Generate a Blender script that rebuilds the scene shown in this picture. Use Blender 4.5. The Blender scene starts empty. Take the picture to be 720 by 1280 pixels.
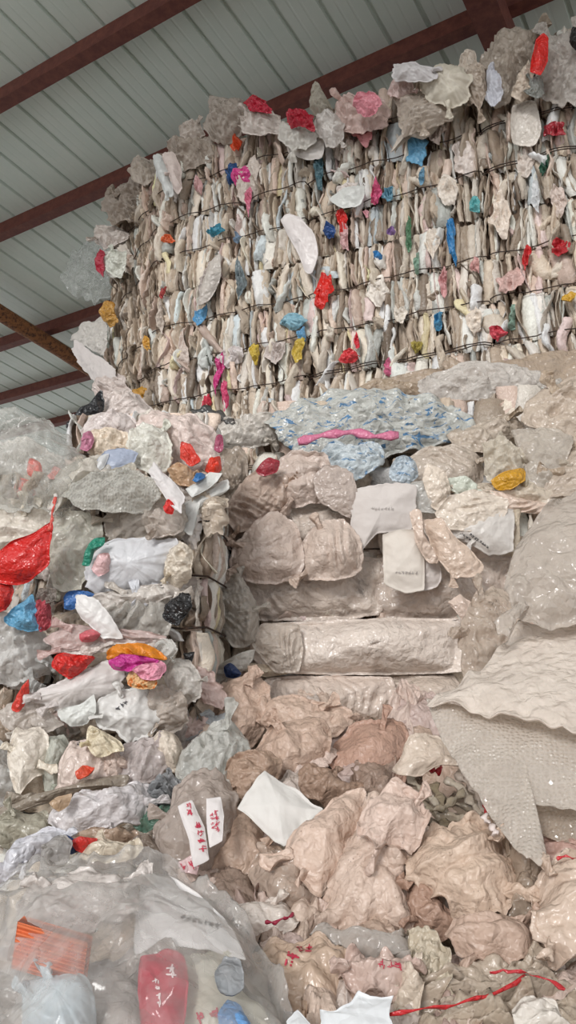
import bpy, math, random
import numpy as np
from mathutils import Vector
from mathutils.bvhtree import BVHTree

C = bpy.context.scene.collection
scene = bpy.context.scene
R = math.radians

# ------------------------------------------------------------------ camera, sky, exposure
F = 1000.0                                   # focal length in pixels of the 720x1280 frame
PITCH = R(12.0)
CAMZ = 1.6
cam_d = bpy.data.cameras.new('camera')
cam_d.sensor_fit = 'VERTICAL'
cam_d.sensor_height = 36.0
cam_d.lens = 36.0 * F / 1280.0
cam_d.clip_start = 0.05
cam = bpy.data.objects.new('camera', cam_d)
C.objects.link(cam)
cam.location = (0, 0, CAMZ)
cam.rotation_euler = (R(90) + PITCH, 0, 0)
scene.camera = cam

w = bpy.data.worlds.new('daylight')
scene.world = w
w.use_nodes = True
bg = w.node_tree.nodes['Background']
bg.inputs['Color'].default_value = (0.97, 0.98, 1.0, 1)
bg.inputs['Strength'].default_value = 1.25

sun_d = bpy.data.lights.new('sun', 'SUN')    # soft daylight falling in through the open front of the shed
sun_d.energy = 2.5
sun_d.angle = R(16)
sun_d.color = (1.0, 0.985, 0.96)
sun = bpy.data.objects.new('sun', sun_d)
C.objects.link(sun)
sun.location = (-3, -6, 8)
sun.rotation_euler = (R(66), 0, R(-24))

scene.view_settings.view_transform = 'Standard'
scene.view_settings.look = 'None'
scene.view_settings.gamma = 1.0
scene.view_settings.use_curve_mapping = False
scene.view_settings.exposure = -0.25

# ------------------------------------------------------------------ pixels of the photo -> places in the shed
_fw = np.array([0, math.cos(PITCH), math.sin(PITCH)])
_up = np.array([0, -math.sin(PITCH), math.cos(PITCH)])
_ri = np.array([1.0, 0, 0])
CAM = np.array([0, 0, CAMZ])


def ray(px, py):
    return _fw + _ri * (px - 360) / F + _up * (640 - py) / F


def at(px, py, Y):
    d = ray(px, py)
    return CAM + d * (Y / d[1])


def lin(c):
    if isinstance(c, str):
        c = [int(c[i:i + 2], 16) / 255 for i in (0, 2, 4)]
    return np.array([x / 12.92 if x <= .04045 else ((x + .055) / 1.055) ** 2.4 for x in c])


# ------------------------------------------------------------------ noise
_rp = np.random.RandomState(7)
_perm = np.concatenate([_rp.permutation(256)] * 3)
_g = _rp.normal(size=(256, 3))
_g /= np.linalg.norm(_g, axis=1)[:, None]


def perlin(P, seed=0):
    P = np.asarray(P, float) + np.array([seed * 17.31, seed * 5.77, seed * 9.13])
    i = np.floor(P).astype(int)
    f = P - i
    i &= 255
    u = f * f * f * (f * (f * 6 - 15) + 10)
    out = 0
    for a in (0, 1):
        wx = u[:, 0] if a else 1 - u[:, 0]
        pa = _perm[(i[:, 0] + a) & 255]
        for b in (0, 1):
            wy = u[:, 1] if b else 1 - u[:, 1]
            pb = _perm[pa + ((i[:, 1] + b) & 255)]
            for c in (0, 1):
                wz = u[:, 2] if c else 1 - u[:, 2]
                g = _g[_perm[pb + ((i[:, 2] + c) & 255)]]
                out = out + wx * wy * wz * ((f[:, 0] - a) * g[:, 0] + (f[:, 1] - b) * g[:, 1] + (f[:, 2] - c) * g[:, 2])
    return out * 1.5


def crumple(P, s, seed, octs=3):
    """creased plastic film: warped ridges over some octaves, about -1..1"""
    wv = np.stack([perlin(P / (s * 1.6), seed + k) for k in (31, 32, 33)], 1)
    Q = P / s + wv * 0.9
    h, a, t = 0, 1.0, 0.0
    for o in range(octs):
        h = h + a * (1 - 3.2 * np.abs(perlin(Q * 2 ** o, seed + o * 3)))
        t += a
        a *= .55
    return h / t


def facets(A, B, s, seed, octs=3):
    """straight creases with flat facets between them, like stiff crumpled film; about -1..1"""
    rs = np.random.RandomState(seed * 7 + 3)
    h, tot, a = 0, 0, 1.0
    Z = np.full_like(A, seed * 1.7)
    w1 = perlin(np.stack([A / (s * 3), B / (s * 3), Z], 1), seed) * .8
    w2 = perlin(np.stack([A / (s * 3), B / (s * 3), Z + 9], 1), seed) * .8
    for o in range(octs):
        for k in range(3):
            th = rs.uniform(0, math.pi); ws = s * rs.uniform(.8, 1.7) * .5 ** o
            ph = (A * math.cos(th) + B * math.sin(th)) / ws + w1 * math.cos(k * 2.1) + w2 * math.sin(k * 2.1) + rs.uniform(0, 9)
            tri = 1 - 2 * np.abs((ph % 1) * 2 - 1)
            m = np.clip(.5 + 1.1 * perlin(np.stack([A / (s * 1.6), B / (s * 1.6), Z + k * 5 + o * 3], 1), seed + k), 0, 1)
            h = h + a * tri * m
            tot += a * .55
        a *= .52
    return h / tot


# ------------------------------------------------------------------ meshes
def mesh(name, V, quads, tris=None, col=None, uv=None, smooth=True, mats=()):
    me = bpy.data.meshes.new(name)
    V = np.asarray(V, np.float32)
    nq = len(quads) if quads is not None else 0
    nt = len(tris) if tris is not None else 0
    idx = []
    if nq: idx.append(np.asarray(quads).ravel())
    if nt: idx.append(np.asarray(tris).ravel())
    idx = np.concatenate(idx).astype(np.int32)
    me.vertices.add(len(V)); me.vertices.foreach_set('co', V.ravel())
    me.loops.add(len(idx)); me.loops.foreach_set('vertex_index', idx)
    me.polygons.add(nq + nt)
    st = np.concatenate([np.arange(nq) * 4, nq * 4 + np.arange(nt) * 3]).astype(np.int32)
    me.polygons.foreach_set('loop_start', st)
    me.polygons.foreach_set('use_smooth', np.full(nq + nt, smooth))
    me.update(calc_edges=True)
    me.validate()
    if col is not None:
        col = np.asarray(col, np.float32)
        if col.ndim == 1: col = np.tile(col, (len(V), 1))
        if col.shape[1] == 3: col = np.concatenate([col, np.ones((len(V), 1), np.float32)], 1)
        a = me.color_attributes.new('Col', 'FLOAT_COLOR', 'POINT')
        a.data.foreach_set('color', col.ravel())
    if uv is not None:
        a = me.attributes.new('uvm', 'FLOAT_VECTOR', 'POINT')
        a.data.foreach_set('vector', np.asarray(uv, np.float32).ravel())
    for m in mats: me.materials.append(m)
    return me


FR = {}                                       # frames of the Empties: name -> (location, rotation about z)


def to_local(V, parent):
    loc, rz = FR[parent.name]
    V = np.asarray(V) - loc
    c, s = math.cos(-rz), math.sin(-rz)
    return np.stack([V[:, 0] * c - V[:, 1] * s, V[:, 0] * s + V[:, 1] * c, V[:, 2]], 1)


def props(o, label=None, cat=None, group=None, kind=None):
    if label: o['label'] = label
    if cat: o['category'] = cat
    if group: o['group'] = group
    if kind: o['kind'] = kind
    return o


def empty(name, loc, rz, label, cat, group=None):
    o = bpy.data.objects.new(name, None)
    C.objects.link(o)
    o.location = loc
    o.rotation_euler = (0, 0, rz)
    o.empty_display_size = .1
    FR[o.name] = (np.array(loc, float), rz)
    return props(o, label, cat, group)


def put(name, V, quads, tris, mat, parent=None, col=None, uv=None, smooth=True, local=False):
    """V in world space (or already in the parent's space when local)"""
    V = np.asarray(V, float)
    if parent is not None:
        if not local: V = to_local(V, parent)
        o = bpy.data.objects.new(name, mesh(name, V, quads, tris, col, uv, smooth, [mat]))
        C.objects.link(o)
        # a sub-part hangs on a part whose own transform is the identity inside its Empty
        o.parent = parent
        FR[o.name] = FR[parent.name]
        if parent.type == 'MESH' and parent.parent is None:
            pass
    else:
        c = V.mean(0); c[2] = V[:, 2].min()
        o = bpy.data.objects.new(name, mesh(name, V - c, quads, tris, col, uv, smooth, [mat]))
        C.objects.link(o)
        o.location = c
        FR[o.name] = (c, 0.0)
    return o


# ------------------------------------------------------------------ materials
def nt_new(name):
    m = bpy.data.materials.new(name)
    m.use_nodes = True
    nt = m.node_tree
    nt.nodes.clear()
    return m, nt, lambda t, **k: _node(nt, t, k)


def _node(nt, t, k):
    n = nt.nodes.new(t)
    for a, b in k.items(): setattr(n, a, b)
    return n


def film_mat(name, rough=.35, transl=.25, alpha=1.0, dirt=.35, dirtcol='8a6a50', crinkle=.5, cs=28.0, spec=.5,
             bubbles=False, stripes=None, speck=0.0, weave=False, spots=None, white=0.0):
    m, nt, N = nt_new(name)
    L = nt.links.new
    out = N('ShaderNodeOutputMaterial')
    at_ = N('ShaderNodeAttribute', attribute_name='Col')
    uvn = N('ShaderNodeAttribute', attribute_name='uvm')
    tc = N('ShaderNodeTexCoord')
    geo = tc.outputs['Object']
    col = at_.outputs['Color']

    def noise(scale, detail=4, rough_=.6, src=geo, dist=0.0):
        n = N('ShaderNodeTexNoise')
        n.inputs['Scale'].default_value = scale
        n.inputs['Detail'].default_value = detail
        n.inputs['Roughness'].default_value = rough_
        n.inputs['Distortion'].default_value = dist
        L(src, n.inputs['Vector'])
        return n

    def rng(src, a, b, c=0.0, d=1.0):
        n = N('ShaderNodeMapRange')
        n.inputs['From Min'].default_value = a
        n.inputs['From Max'].default_value = b
        n.inputs['To Min'].default_value = c
        n.inputs['To Max'].default_value = d
        L(src, n.inputs['Value'])
        return n.outputs['Result']

    def mix(fac, a, b, blend='MIX'):
        n = N('ShaderNodeMix', data_type='RGBA', blend_type=blend)
        if isinstance(fac, float): n.inputs['Factor'].default_value = fac
        else: L(fac, n.inputs['Factor'])
        for sock, v in ((n.inputs['A'], a), (n.inputs['B'], b)):
            if isinstance(v, str): sock.default_value = (*lin(v), 1)
            else: L(v, sock)
        return n.outputs['Result']
    if white:
        sn = N('ShaderNodeTexNoise', noise_type='RIDGED_MULTIFRACTAL')
        sn.inputs['Scale'].default_value = cs * .4; sn.inputs['Detail'].default_value = 6; sn.inputs['Roughness'].default_value = .6; sn.inputs['Distortion'].default_value = .8
        L(geo, sn.inputs['Vector'])
        col = mix(rng(sn.outputs['Fac'], .45, 1.3, 0, white), col, 'f6f2ee')
        ln_ = noise(6, 4, .6, dist=1.5)
        col = mix(rng(ln_.outputs['Fac'], .35, .65, 0, white * .35), col, 'b0a298')
    if stripes:
        mp = N('ShaderNodeMapping')
        mp.inputs['Scale'].default_value = stripes[1]
        L(uvn.outputs['Vector'], mp.inputs['Vector'])
        s = noise(1.0, 3, .6, mp.outputs['Vector'], 1.2)
        col = mix(rng(s.outputs['Fac'], stripes[2], stripes[2] + .06), col, stripes[0])
    if dirt:
        d = noise(9, 6, .7, dist=.6)
        col = mix(rng(d.outputs['Fac'], .48, .75, 0, dirt), col, dirtcol)
        d2 = noise(60, 3, .6)
        col = mix(rng(d2.outputs['Fac'], .55, .8, 0, dirt * .6), col, dirtcol)
    if speck:
        v = N('ShaderNodeTexVoronoi'); v.inputs['Scale'].default_value = 110
        L(geo, v.inputs['Vector'])
        sp = noise(14, 3)
        ml = N('ShaderNodeMath', operation='MULTIPLY')
        L(rng(v.outputs['Distance'], .22, .12), ml.inputs[0]); L(rng(sp.outputs['Fac'], .45, .65, 0, speck), ml.inputs[1])
        col = mix(ml.outputs[0], col, '5e4634')
    bs = N('ShaderNodeBsdfPrincipled')
    L(col, bs.inputs['Base Color'])
    bs.inputs['Roughness'].default_value = rough
    bs.inputs['Specular IOR Level'].default_value = spec
    # creases
    wn = noise(cs * .5, 3)
    wp = N('ShaderNodeVectorMath', operation='MULTIPLY_ADD')
    L(wn.outputs['Color'], wp.inputs[0])
    wp.inputs[1].default_value = (.06, .06, .06)
    L(geo, wp.inputs[2])
    vo = N('ShaderNodeTexNoise', noise_type='RIDGED_MULTIFRACTAL')
    vo.inputs['Scale'].default_value = cs * .55
    vo.inputs['Detail'].default_value = 5
    vo.inputs['Roughness'].default_value = .62
    vo.inputs['Distortion'].default_value = .5
    L(wp.outputs['Vector'], vo.inputs['Vector'])
    vo2 = N('ShaderNodeTexVoronoi', feature='F1', distance='MANHATTAN')
    vo2.inputs['Scale'].default_value = cs * 1.1
    L(wp.outputs['Vector'], vo2.inputs['Vector'])
    hs = N('ShaderNodeMath', operation='ADD')
    L(vo.outputs['Fac'], hs.inputs[0])
    m2 = N('ShaderNodeMath', operation='MULTIPLY'); m2.inputs[1].default_value = -.6
    L(vo2.outputs['Distance'], m2.inputs[0]); L(m2.outputs[0], hs.inputs[1])
    bp = N('ShaderNodeBump')
    bp.inputs['Strength'].default_value = crinkle
    bp.inputs['Distance'].default_value = .3 / cs
    L(hs.outputs[0], bp.inputs['Height'])
    nrm = bp.outputs['Normal']
    if bubbles:
        vb = N('ShaderNodeTexVoronoi', feature='SMOOTH_F1', voronoi_dimensions='2D')
        vb.inputs['Scale'].default_value = 105
        vb.inputs['Randomness'].default_value = .6
        vb.inputs['Smoothness'].default_value = .1
        L(uvn.outputs['Vector'], vb.inputs['Vector'])
        b2 = N('ShaderNodeBump'); b2.inputs['Strength'].default_value = .7; b2.inputs['Distance'].default_value = .0035
        L(rng(vb.outputs['Distance'], .1, .5, 1, 0), b2.inputs['Height'])
        L(nrm, b2.inputs['Normal'])
        nrm = b2.outputs['Normal']
    if weave:
        wv = N('ShaderNodeTexWave'); wv.inputs['Scale'].default_value = 90
        L(uvn.outputs['Vector'], wv.inputs['Vector'])
        b2 = N('ShaderNodeBump'); b2.inputs['Strength'].default_value = .25; b2.inputs['Distance'].default_value = .001
        L(wv.outputs['Fac'], b2.inputs['Height']); L(nrm, b2.inputs['Normal'])
        nrm = b2.outputs['Normal']
    L(nrm, bs.inputs['Normal'])
    sh = bs.outputs[0]
    if transl:
        tr = N('ShaderNodeBsdfTranslucent')
        L(col, tr.inputs['Color']); L(nrm, tr.inputs['Normal'])
        mx = N('ShaderNodeMixShader'); mx.inputs[0].default_value = transl
        L(sh, mx.inputs[1]); L(tr.outputs[0], mx.inputs[2]); sh = mx.outputs[0]
    if alpha < 1:
        tp = N('ShaderNodeBsdfTransparent')
        mx = N('ShaderNodeMixShader')
        an = noise(7, 5, .65, dist=1.0)
        lw = N('ShaderNodeLayerWeight'); lw.inputs['Blend'].default_value = .35
        L(nrm, lw.inputs['Normal'])
        ad = N('ShaderNodeMath', operation='ADD', use_clamp=True)
        L(rng(an.outputs['Fac'], .3, .7, alpha - .18, alpha + .2), ad.inputs[0])
        ml = N('ShaderNodeMath', operation='MULTIPLY'); ml.inputs[1].default_value = .6
        L(lw.outputs['Facing'], ml.inputs[0]); L(ml.outputs[0], ad.inputs[1])
        L(ad.outputs[0], mx.inputs[0])
        L(tp.outputs[0], mx.inputs[1]); L(sh, mx.inputs[2]); sh = mx.outputs[0]
    L(sh, out.inputs['Surface'])
    return m


M = dict(
    film=film_mat('film', .25, .2, dirt=.2, dirtcol='8f7262', crinkle=.75, cs=34, white=.55, spec=.6),
    clean=film_mat('clean_film', .36, .22, dirt=.05, crinkle=.35, cs=20, white=.12),
    bright=film_mat('coloured_film', .25, .12, dirt=.06, crinkle=.8, cs=44, spec=.6, white=.08),
    dusty=film_mat('dusty_film', .4, .12, dirt=.36, dirtcol='947565', crinkle=.8, cs=36, spec=.45, speck=.6, white=.4),
    milky=film_mat('milky_film', .18, .3, alpha=.7, dirt=.15, dirtcol='8f7262', crinkle=.9, cs=28, white=.5, spec=.7),
    clear=film_mat('clear_film', .12, .3, alpha=.24, dirt=.05, crinkle=.9, cs=13, spec=1.0, white=.3),
    fold=film_mat('pressed_film', .3, .15, dirt=.25, dirtcol='846656', crinkle=.6, cs=60, white=.35),
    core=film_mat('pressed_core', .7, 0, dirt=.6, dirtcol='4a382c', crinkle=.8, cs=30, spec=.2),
    bubble=film_mat('bubble_film', .09, .3, alpha=.6, dirt=.08, crinkle=.25, cs=14, spec=1.0, bubbles=True, white=.2),
    paper=film_mat('paper_sheet', .6, .1, dirt=.1, crinkle=.18, cs=14, spec=.3),
    woven=film_mat('woven_film', .5, .12, dirt=.35, dirtcol='947565', crinkle=.5, cs=30, spec=.4, weave=True, white=.3, speck=.5),
    blueprint=film_mat('blue_printed_film', .2, .2, alpha=.8, dirt=.1, crinkle=.9, cs=34, spec=.8,
                       stripes=('5588b4', (16, 40, 10), .57), white=.3),
    orangeprint=film_mat('orange_printed_film', .4, .1, dirt=.05, crinkle=.4, stripes=('c86a1e', (60, 60, 60), .5)),
    fibre=film_mat('striped_film', .35, .1, dirt=.05, crinkle=.6, cs=60),
)


def simple(name, c, rough, noise_c=None, nscale=20, metal=0.0, ramp=(.45, .6), bump=0.0):
    m, nt, N = nt_new(name)
    L = nt.links.new
    out = N('ShaderNodeOutputMaterial'); bs = N('ShaderNodeBsdfPrincipled')
    bs.inputs['Base Color'].default_value = (*lin(c), 1)
    bs.inputs['Roughness'].default_value = rough
    bs.inputs['Metallic'].default_value = metal
    if noise_c:
        tc = N('ShaderNodeTexCoord'); n = N('ShaderNodeTexNoise')
        n.inputs['Scale'].default_value = nscale; n.inputs['Detail'].default_value = 8; n.inputs['Roughness'].default_value = .7
        L(tc.outputs['Object'], n.inputs['Vector'])
        cr = N('ShaderNodeValToRGB')
        cr.color_ramp.elements[0].position = ramp[0]; cr.color_ramp.elements[0].color = (*lin(c), 1)
        cr.color_ramp.elements[1].position = ramp[1]; cr.color_ramp.elements[1].color = (*lin(noise_c), 1)
        L(n.outputs['Fac'], cr.inputs[0]); L(cr.outputs[0], bs.inputs['Base Color'])
        if bump:
            b = N('ShaderNodeBump'); b.inputs['Strength'].default_value = bump; b.inputs['Distance'].default_value = .01
            L(n.outputs['Fac'], b.inputs['Height']); L(b.outputs[0], bs.inputs['Normal'])
    L(bs.outputs[0], out.inputs['Surface'])
    return m


M['roof'] = simple('roof_sheet_paint', 'cfdbd4', .5, 'd8e0d9', 3, .0, (.3, .7))
M['redrust'] = simple('red_oxide_paint', '5a2c24', .7, '734033', 14, 0, (.4, .65), .2)
M['rust'] = simple('flaking_rust', '8a5a35', .85, '3c241a', 26, 0, (.46, .62), .6)
M['wire'] = simple('baling_wire', '2a211c', .6, '4b3426', 60, .3)
M['floor'] = simple('concrete', '8d877e', .85, '6f685f', 4, 0, (.3, .7), .2)
M['ink_red'] = simple('red_ink', 'b8324a', .5)
M['ink_black'] = simple('black_ink', '3c3c40', .5)
M['ink_grey'] = simple('faded_grey_ink', 'a39b96', .6)
M['ink_white'] = simple('white_ink', 'f0dcdc', .5)


# ------------------------------------------------------------------ the shed
AZ1, AZ2 = R(-57.7), R(32.3)
D1 = np.array([math.sin(AZ1), math.cos(AZ1)])
D2 = np.array([math.sin(AZ2), math.cos(AZ2)])
DIP = math.tan(R(7.5))
RH = 5.2
K = RH / 4.9


def roofz(s, off=0.0): return CAMZ + RH - DIP * s + off


def rp(t, s, off=0.0):
    q = D1 * t + D2 * s
    return [q[0], q[1], roofz(s, off)]


# floor
fl = put('floor', [[-14, -8, 0], [16, -8, 0], [16, 16, 0], [-14, 16, 0]], [[0, 1, 2, 3]], None, M['floor'], smooth=False)
props(fl, kind='structure')

# ribbed sheets: profile along t, extruded along s, each sheet with a small thickness
def roof_run(name, t0, t1, s0, s1, dz):
    prof = []
    p = .28 * K
    k0, k1 = int(math.floor(t0 / p)), int(math.ceil(t1 / p))
    for k in range(k0, k1):
        a = k * p
        for f, h in ((0, 0), (.25, 0), (.27, .0016), (.31, .0016), (.33, 0), (.52, 0), (.54, .0016), (.58, .0016), (.6, 0), (.83, 0), (.86, .026), (.93, .026), (.96, 0)):
            prof.append((a + f * p, h))
    V = []
    for s in (s0, s1):
        for t, h in prof: V.append(rp(t, s, h + dz))
    n = len(prof)
    for s in (s0, s1):
        for t, h in prof: V.append(rp(t, s, h + dz + .003))
    q = [[i, i + 1, n + i + 1, n + i] for i in range(n - 1)] + [[2 * n + i, 3 * n + i, 3 * n + i + 1, 2 * n + i + 1] for i in range(n - 1)]
    o = put(name, V, q, None, M['roof'], smooth=False)
    props(o, kind='structure')
roof_run('ceiling', -6, 15, -.8, 7.15 * K, .0)
roof_run('ceiling', -6, 15, 7.0 * K, 12.5, -.03)


def bar_box(name, a, b, wv, hv, mat, prof=None):
    """beam from a to b; wv, hv half-size vectors; channel profile given as (w,h) pairs"""
    a, b, wv, hv = map(np.array, (a, b, wv, hv))
    pr = prof or [(-1, -1), (1, -1), (1, 1), (-1, 1)]
    V = [p + wv * u + hv * v for p in (a, b) for u, v in pr]
    n = len(pr)
    q = [[i, (i + 1) % n, n + (i + 1) % n, n + i] for i in range(n)]
    caps = None
    if n == 4: q += [[3, 2, 1, 0], [4, 5, 6, 7]]
    else:
        half = n // 2
        for i in range(half - 1):
            q += [[i, i + 1, n - 2 - i, n - 1 - i], [n + n - 1 - i, n + n - 2 - i, n + i + 1, n + i]]
    return put(name, V, q, None, mat, smooth=False)


CH = [(-1, -1), (1, -1), (1, -.55), (-.82, -.8), (-.82, .8), (1, .55), (1, 1), (-1, 1)]
CH = [(1, -.6), (1, -1), (-1, -1), (-1, 1), (1, 1), (1, .6), (.8, .6), (.8, .86), (-.8, .86), (-.8, -.86), (.8, -.86), (.8, -.6)]
D1v = np.array([D1[0], D1[1], 0]); D2v = np.array([D2[0], D2[1], -DIP]); D2v /= np.linalg.norm(D2v)
upn = np.cross(D2v, D1v); upn *= np.sign(upn[2]); upn /= np.linalg.norm(upn)
pl = ['rust-red steel purlin crossing the top left corner of the roof',
      'rust-red steel purlin running behind the top of the tall bale wall',
      'rust-red purlin under the roof, third from the top left',
      'dark red purlin low at the left edge, just under the sheet overlap',
      'farthest thin purlin just above the clear film at left']
for k, (s, hw) in enumerate(((3.36, .052), (4.43, .05), (5.88, .05), (6.9, .05), (7.78, .05))):
    s *= K
    a, b = np.array(rp(-6, s, -.075)), np.array(rp(15, s, -.075))
    o = bar_box('roof_purlin', a, b, D2v * hw, upn * .07, M['redrust'], CH)
    props(o, pl[k], 'roof beam', 'rust-red purlins carrying the roof sheets')


def beam(name, t, s0, s1, hw, hh, mat, label, off, dsh=None):
    a, b = np.array(rp(t[0], s0, off)), np.array(rp(t[1], s1, off))
    o = bar_box(name, a, b, D1v * hw, upn * hh, mat)
    return props(o, label, 'roof beam')
beam('roof_rafter', (1.28, 1.28), -.7, 12, .095, .1, M['redrust'], 'thick rust-red rafter crossing the purlin above the wall top', -.25)

# round rusty pipe at the left
def tube(P, r, n=10, caps=True):
    P = np.asarray(P, float)
    T = np.gradient(P, axis=0); T /= np.linalg.norm(T, axis=1)[:, None]
    ref = np.array([0, 0, 1.0]) if abs(T[0][2]) < .9 else np.array([1.0, 0, 0])
    U = np.cross(T, ref); U /= np.linalg.norm(U, axis=1)[:, None]
    W = np.cross(U, T)
    r = np.broadcast_to(r, len(P))
    a = np.linspace(0, 2 * math.pi, n, endpoint=False)
    V = P[:, None] + r[:, None, None] * (np.cos(a)[None, :, None] * U[:, None] + np.sin(a)[None, :, None] * W[:, None])
    V = V.reshape(-1, 3)
    i, j = np.meshgrid(np.arange(len(P) - 1), np.arange(n), indexing='ij')
    q = np.stack([i * n + j, i * n + (j + 1) % n, (i + 1) * n + (j + 1) % n, (i + 1) * n + j], -1).reshape(-1, 4)
    V = np.vstack([V, P[0], P[-1]])
    k = len(V)
    t = [[k - 2, (j + 1) % n, j] for j in range(n)] + [[k - 1, (len(P) - 1) * n + j, (len(P) - 1) * n + (j + 1) % n] for j in range(n)]
    return V, q, t


_a, _b = np.array(rp(6.97 * K, -.7, -.25)), np.array(rp(7.12 * K, 12, -.25))
V, q, t = tube([_a + (_b - _a) * f for f in np.linspace(0, 1, 40)], .092, 14)
V[:-2] += (perlin(V[:-2] * 9, 4) * .008)[:, None]
o = put('rusty_pipe', V, q, t, M['rust'])
props(o, 'rusty flaking orange-brown round pipe under the roof at left', 'pipe')

# ------------------------------------------------------------------ bags and sheets
_seed = [100]


def resample(pts, n, smooth):
    pts = np.asarray(pts, float)
    m = len(pts)
    seg = np.linalg.norm(np.roll(pts, -1, 0)[:, :2] - pts[:, :2], axis=1)
    cum = np.concatenate([[0], np.cumsum(seg)])
    d = np.linspace(0, cum[-1], n, endpoint=False)
    k = np.clip(np.searchsorted(cum, d, 'right') - 1, 0, m - 1)
    f = ((d - cum[k]) / np.maximum(seg[k], 1e-6))[:, None]
    p0, p1, p2, p3 = pts[(k - 1) % m], pts[k], pts[(k + 1) % m], pts[(k + 2) % m]
    li = p1 + (p2 - p1) * f
    if not smooth: return li
    cr = .5 * ((2 * p1) + (p2 - p0) * f + (2 * p0 - 5 * p1 + 4 * p2 - p3) * f ** 2 + (3 * p1 - 3 * p2 + p3 - p0) * f ** 3)
    return li * (1 - smooth) + cr * smooth


def bag_geo(pts, Y, puff, t, tx, cr, cs, rag, smooth, seed, rings, spokes, fold, back, ctr=None, edge=.35, hump=None):
    P2 = resample(pts, spokes, smooth)
    c2 = P2.mean(0) if ctr is None else np.array(ctr, float)
    O = (P2 - c2) * (1 + .05 * (puff > .03))
    ang = np.arange(spokes) / spokes
    sz = np.abs(O).max()
    cc = np.stack([P2[:, 0] * .045, P2[:, 1] * .045, np.full(spokes, seed * .7)], 1)
    rg = perlin(cc, seed) * .9 + .7 * (.45 - np.abs(perlin(cc * 1.7, seed + 5)) * 2) + .35 * (.45 - np.abs(perlin(cc * 5, seed + 8)) * 2)
    O = O * (1 + 1.25 * rag * rg)[:, None]
    rr = (np.arange(1, rings + 1) / rings) ** .85
    G = c2 + rr[:, None, None] * O[None]
    X2 = np.vstack([c2[None], G.reshape(-1, 2)])
    r = np.concatenate([[0], np.repeat(rr, spokes)])
    Yv = Y + t * (X2[:, 1] - c2[1]) / 100 + tx * (X2[:, 0] - c2[0]) / 100
    d = _fw[None] + _ri[None] * ((X2[:, 0] - 360) / F)[:, None] + _up[None] * ((640 - X2[:, 1]) / F)[:, None]
    P = CAM + d * (Yv / d[:, 1])[:, None]
    # sheet plane: average normal towards the viewer side
    n_ = np.cross(P[1 + (rings - 1) * spokes] - P[0], P[1 + (rings - 1) * spokes + spokes // 4] - P[0])
    n_ /= np.linalg.norm(n_)
    if n_ @ (CAM - P[0]) < 0: n_ = -n_
    u = np.cross(n_, [0, 0, 1.0]); u /= np.linalg.norm(u); v = np.cross(u, n_)
    A, B = (P - P[0]) @ u, (P - P[0]) @ v
    rq = np.clip(r / .9, 0, 1)
    prof = (1 - rq ** 1.7) ** .85 * .8
    ed = np.clip((1 - r) / edge, 0, 1) ** .7
    Q = np.stack([A, B, np.zeros_like(A)], 1)
    h = (crumple(Q, cs, seed) * .42 + facets(A, B, cs * 1.25, seed) * .95) * cr
    big = perlin(Q / (cs * 3.2), seed + 9) * puff * .5
    if fold:
        fa, famp, fw_ = fold[:3]
        ca, sa = math.cos(R(fa)), math.sin(R(fa))
        along = A * ca + B * sa
        acr = -A * sa + B * ca
        ph = acr / (fw_ * 1.3) + 2.2 * perlin(np.stack([along / (fw_ * 4), acr / (fw_ * 2.5), np.full_like(A, seed)], 1), seed)
        h = h + famp * (1 - 2 * np.abs((ph % 1) * 2 - 1)) * .5 * np.clip(.35 + 1.9 * perlin(Q / (fw_ * 2.5), seed + 3), 0, 1.3)
    if hump is not None:
        for (hx, hy, hr, ha) in hump:
            h = h + ha * np.exp(-(((X2[:, 0] - hx) ** 2 + (X2[:, 1] - hy) ** 2) / hr ** 2))
    top = P + n_ * ((puff * prof + (h + big) * (.25 + .75 * ed)))[:, None]
    bot = P - n_ * ((puff * back * prof - .4 * h * ed + .0035 * (r < .999)))[:, None]
    # wobble of the rim in depth so edges lift and curl
    rim = (perlin(np.stack([X2[:, 0] * .03, X2[:, 1] * .03, np.full(len(X2), seed * 1.3)], 1), seed + 4) * r ** 3 * cr * 2.0 + facets(X2[:, 0] / 1000, X2[:, 1] / 1000, .03, seed + 2, 2) * r ** 4 * cr * .8)
    top += n_ * rim[:, None]; bot += n_ * rim[:, None]
    nv = len(P)
    j = np.arange(spokes); jn = (j + 1) % spokes
    qs, ts = [], []
    for k in range(rings - 1):
        a = 1 + k * spokes
        qs.append(np.stack([a + j, a + spokes + j, a + spokes + jn, a + jn], 1))
    q = np.concatenate(qs)
    tt = np.stack([np.zeros_like(j), 1 + j, 1 + jn], 1)
    e = 1 + (rings - 1) * spokes
    rimq = np.stack([e + j, nv + e + j, nv + e + jn, e + jn], 1)
    quads = np.vstack([q, (q + nv)[:, ::-1], rimq])
    tris = np.vstack([tt, (tt + nv)[:, ::-1]])
    # make the front face the camera
    f0 = quads[len(q) // 2]
    VV = np.vstack([top, bot])
    nn = np.cross(VV[f0[1]] - VV[f0[0]], VV[f0[2]] - VV[f0[0]])
    if nn @ n_ < 0: quads = quads[:, ::-1]; tris = tris[:, ::-1]
    uv = np.stack([A, B, np.zeros_like(A)], 1)
    return VV, quads, tris, np.vstack([uv, uv])


BAGS, HOST = {}, {}


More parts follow.
